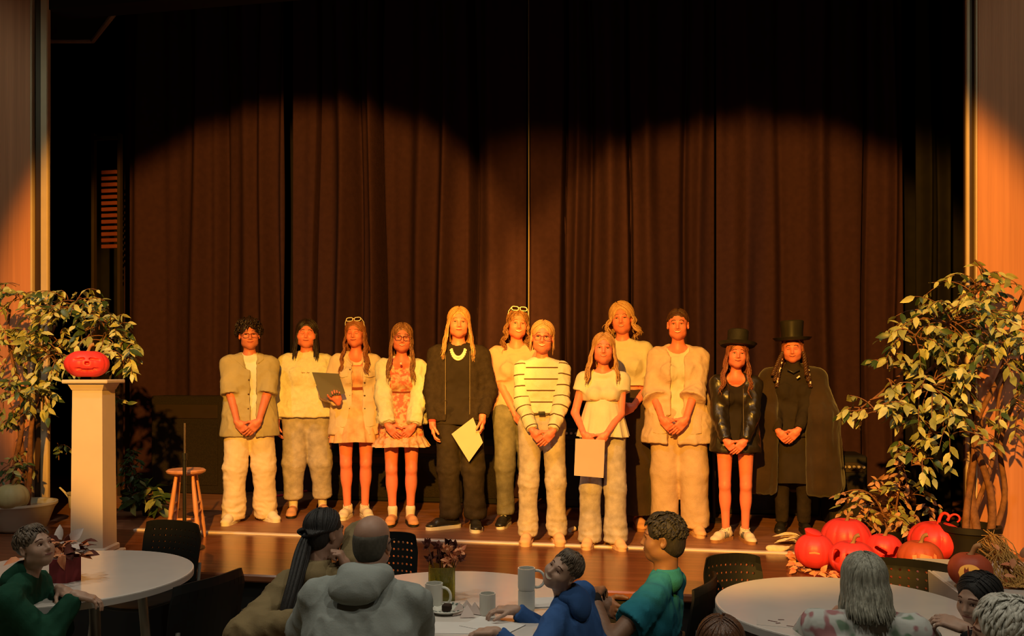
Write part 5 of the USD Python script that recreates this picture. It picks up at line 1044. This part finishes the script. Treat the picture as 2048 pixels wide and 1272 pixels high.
def mug(p, label, rz, handle=True, h=.105, r=.041, flip=False, cat='mug'):
    t = thing('mug', label, cat, p, rz); pr = [(0, .004), (r * .9, .0), (r, .01), (r, h), (r - .004, h), (r - .005, .014), (0, .012)]
    if flip: pr = [(a, h - b) for a, b in pr][::-1]
    obj('body', lathe(pr, 36), 'ceramic', t)
    if handle: a = np.linspace(-1.9, 1.9, 16); obj('handle', tube(np.c_[r - .004 + .030 * np.clip(np.cos(a) + .35, 0, 2), 0 * a, h / 2 + .033 * np.sin(a)], .0055, 8), 'ceramic', t, True)
    return t
p = at75(1053, 1220); mug(p, 'lower white cup of the stack at the right of the middle table', 0, False, .078, .033); mug(p + [0, 0, .079], 'white mug with its handle to the right, upper one of the stack', 10, True, .086, .034)
m_ = mug(at75(868, 1214), 'white mug with a handle in front of the green glass vase', -8, True, .095, .035); mug(at75(975, 1229), 'white cup without a visible handle, beside the folded paper', 90, False, .082, .031, cat='cup')
cp = thing('coffee_cup', 'small dark glass of coffee just left of the patterned plate', 'cup', at75(860, 1214, .75) + [-.025, -.06, 0]); obj('glass', lathe([(0, 0), (.028, 0), (.033, .055), (.031, .055), (.026, .006), (0, .005)], 28), 'coffee', cp); obj('coffee', lathe([(0, .044), (.029, .044), (.029, .046), (0, .047)], 28), 'coffee', cp)
pl_ = thing('plate', 'small plate with a dark patterned rim at the front of the middle table', 'plate', at75(893, 1224)); obj('dish', lathe([(0, .006), (.045, .006), (.072, .018), (.074, .016), (.05, .0), (0, 0)], 44), 'ceramic', pl_)
for k in range(22): a = k * 2 * math.pi / 22; obj('rim_mark', move(box((.010, .007, .003)), (.064 * math.cos(a), .064 * math.sin(a), .0165), Rz(math.degrees(a)) @ rot('y', -24)), 'plate_rim', pl_)
tag(obj('brownie', move(box((.034, .034, .026), (0, 0, .013), .004), at75(893, 1224) + [.004, -.01, .008]), 'brownie'), 'cube of dark chocolate cake on the patterned plate', 'cake')
of = thing('folded_paper', 'folded pinkish paper with raised points, left of the white cup', 'paper', at75(934, 1228), 15)
for k in range(4):
    R = Rz(k * 90); v = np.array([(0, 0, .004), (.056, -.030, .002), (.056, .030, .002), (.030, 0, .046), (.024, 0, .002)]) @ R.T; obj('flap', trimesh.convex.convex_hull(v + 1e-4 * np.arange(5)[:, None]), 'paper_pink', of)
for lab, px, py, rz, m in (('white sheet of paper lying at the front of the middle table, nearest the bald man', 905, 1256, 8, 'paper_table'), ('white sheet of paper on the middle table, under the arm of the boy in blue', 985, 1252, -22, 'paper_table'), ('white sheet lying near the right rim of the middle table, behind the boy in blue', 1105, 1205, 20, 'paper_table')):
    t = thing('paper_sheet', lab, 'paper', at75(px, py) + [0, 0, .002 * (px > 950)], rz); obj('sheet', box((.20, .14, .0016), (0, 0, .0009)), m, t)
vs = thing('vase', 'square green glass vase with dried flowers on the middle table', 'vase', at75(884, 1196), 14)
w = .050; sq = lambda a: sg.box(-a, -a, a, a).buffer(.004, 3)
obj('glass', vt(move(extrude(sq(w).difference(sq(w - .005)), .135), (0, 0, 0)), extrude(sq(w - .004), .012)), 'glass_green', vs, 30); obj('water', move(extrude(sq(w - .006), .09), (0, 0, .013)), 'glass_green', vs, 30)
rng = np.random.default_rng(31)
for k in range(15):
    e = np.array([rng.uniform(-.06, .09), rng.uniform(-.05, .05), rng.uniform(.145, .235)]); s = e * [.25, .25, 0] + [0, 0, .02]; obj('stem', tube(curve([s, (s + e) / 2 + [0, 0, .02], e], 8), .0022, 5), 'bark', vs, True)
    n = 16; pt = [move(leaf_mesh(1, .55, .3, .4), e, orient(rng.normal(0, 1, 3) + [0, 0, .3], rng.normal(0, 1, 3)), rng.uniform(.018, .036)) for i in range(n)]; obj('flower', vt(move(trimesh.creation.icosphere(1, .011), e), *pt), 'flower_dark' if k % 3 else 'leaf_autumn', vs, True)
fb = thing('flower_box', 'dark red six-sided box of autumn leaves and flowers on the left table', 'flower box', at75(130, 1160), 10)
hexa = lambda r: sg.Polygon([(r * math.cos(math.pi / 3 * k), r * math.sin(math.pi / 3 * k)) for k in range(6)])
obj('box', extrude(hexa(.072).difference(hexa(.066)), .105), 'box_red', fb, 20); obj('bottom', extrude(hexa(.068), .08), 'soil', fb, 20)
for k in range(44): e = np.array([rng.normal(0, .055), rng.normal(0, .045), rng.uniform(.10, .185)]); obj('leaf', move(leaf_mesh(1, .7, .35, .3), e, orient(unit(e * [1, 1, 0] + rng.normal(0, .03, 3) + [0, 0, .01]), rng.normal(0, .4, 3) + [0, -.5, .8]), rng.uniform(.04, .075)), ['leaf_autumn', 'flower_dark', 'leaf_autumn', 'flower_dark', 'paper_pink'][k % 5], fb, True)
for k in range(6): e = np.array([rng.normal(.02, .04), rng.normal(-.02, .03), rng.uniform(.13, .18)]); obj('flower', vt(*[move(leaf_mesh(.03, .02, .3, .3), e, orient((math.cos(i * .9), math.sin(i * .9), .4), (0, 0, 1))) for i in range(7)]), 'paper_pink' if k % 2 else 'leaf_autumn', fb, True)
nt = thing('doodled_paper', 'thin paper with small brown doodles lying on the right-hand table', 'paper', at75(1562, 1245), -8); obj('sheet', box((.17, .12, .0016), (0, 0, .0009)), 'laminate', nt)
for (x, y, l, a) in ((-.03, .0, .035, -20), (.0, .03, .022, 15), (.035, -.045, .03, -10), (-.01, -.02, .018, 40)): obj('doodle', move(box((l, .007, .0012)), (x, y, .0022), Rz(a)), 'ink', nt)
# the lit cat pumpkin and the straw on the side table
def cat_face(t, o, rx, rz):
    a = np.linspace(-1, 1, 15); hgt = .50 * np.sqrt(np.maximum(1 - a ** 2, 0)); obj('glowing_disc', strip(o, np.c_[a * .50 * rx, rz * (1.0 + hgt * .95)], np.c_[a * .50 * rx, rz * (1.0 - hgt * .95)], .0015, 7), 'lantern_glow', t, True)
    for top_, bot in (([(-.26, 1.18), (-.22, 1.34), (-.17, 1.22), (-.12, 1.24), (-.08, 1.36), (-.05, 1.16)], [(-.24, .95), (-.20, .70), (-.16, .55), (-.10, .56), (-.04, .62), (-.02, .90)]), ([(.06, .82), (.14, .98), (.24, 1.0), (.32, .90), (.36, .76)], [(.06, .60), (.14, .58), (.24, .58), (.32, .62), (.36, .70)])):
        obj('cat_silhouette', strip(o, np.array(top_) * [rx, rz], np.array(bot) * [rx, rz], .0035, 4), 'pumpkin_skin_dull', t, True)
pumpkin(1940, 1177, 82, 74, 'dim pumpkin with a glowing round cat carving, on the right-hand side table', skin='pumpkin_skin_dull', flesh=cat_face, z=.75, ph=.3, amp=.03, inner=False)
rf = thing('straw_bundle', 'loose bundle of golden straw on the side table beside the cat pumpkin', 'straw', at75(2000, 1160)); rng = np.random.default_rng(12)
cs = [curve([(rng.normal(0, .02), .12, .16 + rng.normal(0, .02)), (rng.normal(.0, .03), .02, .13 + rng.normal(0, .02)), (rng.normal(.02, .05), -.08, .04 + rng.uniform(0, .03)), (rng.normal(.04, .06), -.18, .012)], 9) for _ in range(90)]
obj('straw', tubes(cs, np.full((90, 9), .0022), 4), 'raffia', rf, True, kind='stuff'); 
for k in range(14): obj('leaf', move(leaf_mesh(.045, .026, .3, .3), (rng.normal(.01, .04), rng.uniform(-.18, .08), rng.uniform(.05, .15)), orient(rng.normal(0, 1, 3), (0, -.5, 1))), 'leaf_autumn', rf, True)

# ---------------------------------------------------------------- sheets and folder held on the stage
def held(name, label, cat, pts, d, m, th=.003):
    """A stiff sheet through four picture corners at the depth where the hand holds it."""
    P = np.array([atD(x, y, dd) for (x, y), dd in zip(pts, d)]); n = unit(np.cross(P[1] - P[0], P[3] - P[0])); c = P.mean(0)
    V = np.vstack([P - c, P - c + n * th]); F = [(0, 1, 2), (0, 2, 3), (6, 5, 4), (7, 6, 4)] + [q for i in range(4) for q in ((i, i + 4, (i + 1) % 4), ((i + 1) % 4, i + 4, (i + 1) % 4 + 4))]
    m_ = trimesh.Trimesh(V, F, process=False); m_ = trimesh.Trimesh(*trimesh.remesh.subdivide_to_size(m_.vertices, m_.faces, .06), process=False); m_.fix_normals()
    t = thing(name, label, cat, c); obj('sheet', m_, m, t, 30); return t, P - c, n
D3, D5, D8 = [depth(atZ(*q_, ZS)) for q_ in ((712, 1035), (917, 1056), (1206, 1092))]
fo, P, n = held('folder', 'grey folder held up by the young woman in the cream button jacket', 'folder', [(624, 745), (677, 748), (690, 787), (642, 797)], [D3 - .34, D3 - .36, D3 - .27, D3 - .25], 'card_grey', .006)
held('paper_sheet', 'white sheet hanging from the hand of the tall youth in black', 'paper', [(903, 868), (946, 835), (966, 885), (938, 924)], [D5 - .16, D5 - .17, D5 - .19, D5 - .18], 'paper'); held('paper_sheet', 'white sheet hanging below the folded hands of the girl in the cream blouse', 'paper', [(1151, 877), (1210, 880), (1207, 956), (1148, 951)], [D8 - .20, D8 - .20, D8 - .22, D8 - .22], 'paper')

# ---------------------------------------------------------------- the audience
cloth('wool_olive', (.20, .150, .075), .08, 8); cloth('fleece_grey', (.25, .28, .27), .06, 10); cloth('fleece_green', (.010, .055, .032), .1, 8); cloth('fleece_blue', (.035, .095, .27), .08, 8); cloth('pique_teal', (.02, .17, .24), .08, 10, .25); cloth('cotton_dark', (.03, .028, .03), .1); cloth('denim_navy', (.05, .055, .075), .2, 16); cloth('jacket_black', (.015, .015, .016), .1)
N = {'tc': ('texture_coordinate', {}), 'v': ('noise_texture', {'scale': 13.0, 'detail': 1.5}), 'r': ('rgb_ramp', {'ramp': [(.0, (.13, .20, .14)), (.38, (.16, .24, .17)), (.43, (.46, .48, .46)), (.55, (.48, .50, .48)), (.60, (.34, .16, .17)), (1, (.40, .20, .20))]}), 'p': ('principled_bsdf', {'roughness': .9, 'specular_ior_level': .1})}
LOOKS['blouse_floral'] = usdkit.material(stage, '/World/Looks/blouse_print', N, [('tc.object', 'v.vector'), ('v.fac', 'r.fac'), ('r.color', 'p.base_color')], surface='p.BSDF')
def seated(label, px, py, d, h, rz, pose, **k):
    """Seats a person so that the head's centre stands at the given distance in the given line of sight; hand targets are points of the hall."""
    tgt = atD(px, py, d); S = h / 1.7; hs = k.get('hs', 1.0); pose = dict(pose); hands = pose.pop('hands', {}); pose['seat'] = .45
    b = Body(h, k.get('w', 1), k.get('fem', False), hs, pose); pose['seat'] = .45 + tgt[2] - b.hc[2] * S
    b = Body(h, k.get('w', 1), k.get('fem', False), hs, pose); loc = tgt - Rz(rz) @ (b.hc * S); loc[2] = 0
    G = lambda w: Rz(-rz) @ (np.asarray(w) - loc) / S; V = lambda v: Rz(-rz) @ np.asarray(v, float)
    pose['hands'] = {s: {**q_, 'p': G(q_['p']), **{n: V(q_[n]) for n in ('d', 'n', 'hint', 'pole') if n in q_}} for s, q_ in hands.items()}
    x = person(label, loc, rz, h, pose=pose, **k)
    return x, loc, pose['seat']
def seat_for(loc, rz, label, m='chair_black', holes=True, zt=.78, back=.10): chair(label, np.array(loc) + Rz(rz) @ np.array([0, back, 0]), rz, .42, m, holes, zt, None)
def lower(K, m='denim_navy', sh='shoe_black'): trousers(K, 'trousers', m, .084, .068, .066, .10, .05, wr=.005); shoes(K, sh, 'sole_black', 'slip')
rest = lambda px, py, z=.775, d=(-.3, 1, -.1), **k: dict(p=atZ(px, py, z), d=d, n=(0, 0, -1), hint=k.get('hint', (1, 0, 0)), curl=30, **{q_: k[q_] for q_ in k if q_ != 'hint'})
# boy in green
def da(K):
    lower(K, 'cotton_dark'); s, o = top(K, 'hoodie', 'fleece_green', .020, .022, -.10, 1.94, si=.028, send=.046, neck=neck_cut(K, (.062, .075, .045), .045), wr=.007); K.put('collar', sdfmesh([cap(K.neckb + K.L @ [0, .03, .0], K.neckb + K.L @ [0, .05, -.06], .060, .070, .03)], .010), 'fleece_green', s)
x, l, _ = seated('boy in a dark green hoodie with short brown hair, leaning on the left table', 70, 1094, 3.42, 1.30, 112, dict(lean=(24, 0, -6), head=(-34, -16, -4), hands={-1: rest(152, 1190, .785, (.75, .35, -.25), hint=(0, 0, 1), pole=(-.3, -.6, -.8)), 1: rest(120, 1178, .79, (.7, -.2, -.2), hint=(0, -1, 0))}),
    w=.98, hs=.96, skin='skin_fair', face=dict(eyes='open', smile=.1, lip='lips_dull', gaze=.004), hair=dict(mat='hair_boy', short=260, slen=.05, lift=.006, fringe=26, fth=50, vol=.004, nape=-.05, seed=41, r=.008), dress=da)
seat_for(l, 112, 'chair under the boy in green', back=.22)
# woman with the ponytail
def db(K):
    lower(K); s, o = top(K, 'jumper', 'wool_olive', .024, .045, -.13, 1.93, si=.050, send=.046, neck=neck_cut(K, (.062, .075, .05), .045), wr=.010, hipx=.03, h=.0105)
    K.put('collar', sdfmesh([cap(K.neckb + K.L @ [0, .012, .012], K.neckb + K.L @ [0, .03, -.05], .058, .075, .03), half(K.neckb + K.L @ [0, 0, .03], (0, 0, 1))], .009), 'wool_olive', s)
    rng = np.random.default_rng(5); a = K.hc + K.R @ np.array([0, .100, -.020]) * K.hs; P = []
    for k in range(40):
        j = rng.normal(0, .013, 3); P.append(curve([a + j * .5, a + [0, .030, -.06] + j, K.neckb + K.L @ np.array([.03, .14, -.10]) + j, K.neckb + K.L @ np.array([.05, .165, -.24]) + j, K.neckb + K.L @ np.array([.055, .150, -.37 + rng.normal(0, .02)]) + j * .4], 18))
    h = K.put('ponytail', tubes(P, .010 * np.interp(np.linspace(0, 1, 18), [0, .15, .6, 1], [.8, 1, 1, .25])[None] * np.ones((40, 1)), 6), 'hair_dark'); K.put('hair_tie', move(trimesh.creation.torus(.022, .008), a + [0, .006, -.012], rot('x', 60)), 'jacket_black', h)
x, l, _ = seated('woman with a long dark ponytail in an olive jumper, chin on her hand', 650, 1064, 3.3, 1.50, 172, dict(lean=(14, 6, 0), head=(-26, 4, 0), hands={-1: dict(p=atD(697, 1140, 3.22), d=(-.45, -.1, .9), n=(-.8, -.2, -.5), hint=(0, 1, .3), curl=80, pole=(.5, .3, -1)), 1: rest(600, 1240, .79, (.5, .8, -.1))}),
    w=1.06, fem=True, hs=.86, skin='skin_olive', face=dict(show=True, eyes='open', smile=.1, lip='lips_dull'), hair=dict(mat='hair_dark', n=80, len=-.02, phi0=80, vol=.003, r=.0085, seed=43, line=-.01, gather=(0, .112, -.02)), dress=db)
seat_for(l + Rz(172) @ np.array([.13, .10, 0]), 152, 'bent-wood chair with a curved back edge under the ponytailed woman', 'chair_wood', False, .72, .06)
# bald man
def dc(K):
    lower(K); s, o = top(K, 'hooded_shirt', 'fleece_grey', .016, .022, -.12, .84, si=.026, send=.075, neck=neck_cut(K, (.066, .07, .05), .045, -.05), wr=.008, h=.0105)
    L = K.L; K.put('hood', wrinkle(sdfmesh([cap(K.neckb + L @ [-.065, .020, -.005], K.neckb + L @ [.065, .020, -.005], .040, .040, .03), cap(K.neckb + L @ [-.05, .055, -.03], K.neckb + L @ [.05, .055, -.03], .045, .045, .03), ell(K.neckb + L @ [.02, .085, -.075], (.095, .028, .050), L, .03), ell(K.neckb + L @ [0, -.02, .05], (.060, .075, .06), L, .01, 1)], .0085), (.008, (12, 12, 12), 4, None, True)), 'fleece_grey', s)
    for q_ in (-1, 1): P = np.array([(q_ * .080, -.06, .010), (q_ * .083, .0, .012), (q_ * .082, .022, .0)]); K.put('glasses', move(tube(P, .0026, 6), K.hc, K.R, K.hs), 'jacket_black')
    o = [ell((0, .018, .020), (.0765, .094, .078)), ell((0, .05, -.03), (.064, .055, .06), k=.03), ell((0, -.10, .05), (.12, .115, .12), k=.01, m=1), half((0, 0, -.075), (0, -.4, -1)), half((0, 0, .06), (0, .2, 1), .02)]
    K.put('stubble', move(sdfmesh(o, .007), K.hc, K.R, K.hs), 'stubble')
mat('stubble', (.075, .07, .055), .9, .2, 90)
x, l, _ = seated('bald man in a grey short-sleeved hooded shirt at the middle table, seen from behind', 745, 1084, 2.86, 1.47, 184, dict(lean=(24, -2, 0), head=(-4, 4, 0), headoff=(0, 0, -.02), hands={-1: dict(p=atD(775, 1255, 3.1), d=(-.6, .8, -.1), n=(0, 0, -1), hint=(1, 0, 0), pole=(1, -.3, -.9)), 1: dict(p=atD(705, 1250, 3.1), d=(.6, .8, -.1), n=(0, 0, -1), hint=(-1, 0, 0), pole=(-1, -.3, -.9))}),
    w=1.16, hs=.90, skin='skin_olive', face=dict(show=False), hair=None, dress=dc)
seat_for(l, 184, 'chair under the bald man', zt=.70)
# laughing boy
def dd(K):
    lower(K); s, o = top(K, 'hoodie', 'fleece_blue', .018, .024, -.12, 1.95, si=.030, send=.044, neck=neck_cut(K, (.062, .07, .05), .045), wr=.007)
    L = K.L; K.put('hood', sdfmesh([ell(K.neckb + L @ [0, .07, -.07], (.085, .045, .085), L, .03), cap(K.neckb + L @ [-.05, .03, -.01], K.neckb + L @ [.05, .03, -.01], .034, .034, .03)], .009), 'fleece_blue', s)
x, l, _ = seated('laughing boy in a blue hoodie, head tipped back and turned towards the camera', 1127, 1141, 3.12, 1.24, -120, dict(lean=(14, 14, 10), head=(88, -16, 30), headoff=(0, .0, -.015), hands={1: rest(990, 1264, .785, (-1, .1, -.1), hint=(0, 1, 0), pole=(.3, -.6, -.7)), -1: rest(1030, 1220, .79, (-1, -.1, 0))}),
    w=1.0, hs=.92, skin='skin_fair', face=dict(eyes='squint', smile=1.0, teeth=1.5, lip='lips_dull', cheek=1.15), hair=dict(mat='hair_boy', short=270, slen=.055, lift=.004, fringe=30, fth=56, vol=.001, nape=-.05, seed=45, r=.007, sweep=.1), dress=dd)
seat_for(l, -110, 'chair under the laughing boy', zt=.72)
# man in teal
def de(K):
    lower(K); s, o = top(K, 'polo_shirt', 'pique_teal', .014, .022, -.12, .55, si=.020, send=.078, neck=neck_cut(K, (.064, .08, .05), .045), wr=.008)
    K.put('collar', sdfmesh([cap(K.neckb + K.L @ [0, .0, .012], K.neckb + K.L @ [0, .01, -.03], .063, .075, .02), ell(K.neckb + K.L @ [0, -.06, .02], (.05, .08, .07), K.L, .01, 1), half(K.neckb + K.L @ [0, 0, .018], K.L @ [0, -.15, 1])], .008), 'pique_teal', s)
    K.put('watch_strap', sdfmesh([cap(K.wr[1] - unit(K.wr[1] - K.el[1]) * .02, K.wr[1] - unit(K.wr[1] - K.el[1]) * .035, .032, .032, .004)], .007), 'jacket_black')
x, l, _ = seated('dark-haired man in a teal polo shirt with folded arms, watching the stage in profile', 1325, 1077, 3.8, 1.68, -104, dict(lean=(-8, 0, 0), head=(14, 0, 0), hands={1: dict(p=atD(1186, 1190, 3.68), d=(.15, .95, .05), n=(.2, 0, -.9), hint=(-1, 0, 0), curl=45, pole=(.1, -.8, -.7)), -1: dict(p=atD(1208, 1204, 3.92), d=(.5, -.6, -.2), n=(.6, .4, -.2), hint=(0, 0, 1), curl=45)}),
    w=1.16, hs=.90, skin='skin_brown', face=dict(eyes='open', smile=.2, lip='lips_dull'), hair=dict(mat='hair_dark', short=330, slen=.040, lift=.008, curl=.004, vol=.008, fringe=18, fth=44, nape=-.055, seed=47, r=.009), dress=de)
seat_for(l, -104, 'black chair under the man in the teal polo shirt', holes=False, zt=.78, back=.06)
# brown-haired child at the front
def df(K): lower(K); top(K, 'jumper', 'cotton_dark', .018, .02, -.1, 1.93, wr=.005)
x, l, _ = seated('brown-haired child of whom only the crown of the head shows at the lower edge', 1442, 1296, 2.72, 1.30, 176, dict(lean=(8, 0, 0), hands={}), w=.95, fem=True, hs=1.1, skin='skin_fair', face=dict(show=False), hair=dict(mat='hair_brown', n=90, len=-.16, phi0=55, front=.0, flare=.12, vol=.008, seed=49), dress=df)
# grey-haired woman
def dg(K): lower(K); top(K, 'blouse', 'blouse_floral', .016, .026, -.12, 1.0, si=.026, send=.075, neck=neck_cut(K, (.066, .075, .045), .045), wr=.007)
x, l, _ = seated('woman with a grey bob and pale flowered blouse, seen from behind', 1727, 1164, 3.02, 1.60, 176, dict(lean=(14, 0, 0), head=(8, 6, 0), headoff=(0, 0, -.035), shrug={-1: (0, 0, .03), 1: (0, 0, .03)}, hands={-1: rest(1770, 1228, .785, (-.4, 1, 0), pole=(1, -.2, -.9)), 1: rest(1680, 1228, .785, (.4, 1, 0), pole=(-1, -.2, -.9))}),
    w=1.16, fem=True, hs=.86, skin='skin_fair', face=dict(eyes='open', smile=.2, lip='lips_dull'), hair=dict(mat='hair_grey', n=120, len=-.145, ragged=.01, phi0=62, front=.0, flare=.14, vol=.010, wave=.004, seed=51, r=.0115, ears=False, nape=-.10), dress=dg)
seat_for(l, 176, 'chair under the grey-haired woman', zt=.70)
# dark-haired girl
def dh(K): lower(K); top(K, 'jacket', 'jacket_black', .018, .022, -.1, 1.93, si=.022, send=.040, neck=neck_cut(K, (.062, .075, .05), .045), wr=.007)
x, l, _ = seated('girl with short dark hair and a pale face at the right-hand table, looking left', 1956, 1199, 3.05, 1.42, -78, dict(lean=(14, 0, 0), head=(26, 8, 0), hands={1: dict(p=atD(1930, 1256, 2.86), d=(-.9, .3, .25), n=(0, .4, -1), hint=(0, 0, 1), curl=38, pole=(.6, -.5, -.8)), -1: dict(p=atD(1965, 1300, 3.2), d=(-1, .2, -.2), n=(0, 0, -1), hint=(0, 1, 0))}),
    w=.98, fem=True, hs=.93, skin='skin_fair', face=dict(eyes='open', smile=.05, lip='lips_dull'), hair=dict(mat='hair_dark', n=70, len=-.03, phi0=70, front=-.02, flare=.0, vol=.006, split=.3, seed=53, part=.03), dress=dh)
seat_for(l, -78, 'chair under the dark-haired girl', zt=.70)
# older man at the corner
def di(K):
    lower(K); top(K, 'shirt', 'cotton_dark', .016, .024, -.12, 1.93, wr=.006); g = []
    for s in (-1, 1): g += [tube([(s * .060, -.100, .006), (s * .076, -.07, .010), (s * .081, .0, .012), (s * .081, .018, .0)], .0022, 6), tube(np.c_[s * .034 + .026 * np.cos(np.linspace(0, 6.283, 21)), np.full(21, -.106), .018 * np.sin(np.linspace(0, 6.283, 21))], .0018, 6)]
    K.put('glasses', move(vt(*g), K.hc, K.R, K.hs), 'frame_dark')
x, l, _ = seated('older man with swept white hair and glasses, cut off at the lower right corner', 2012, 1272, 2.42, 1.60, -112, dict(lean=(10, 0, 0), head=(4, 6, 0), hands={}), w=1.1, hs=.94, skin='skin_fair', face=dict(eyes='open', smile=.1, lip='lips_dull'), hair=dict(mat='hair_silver', short=330, slen=.075, lift=.008, fringe=22, fth=46, vol=.008, nape=-.055, seed=55, r=.008), dress=di)
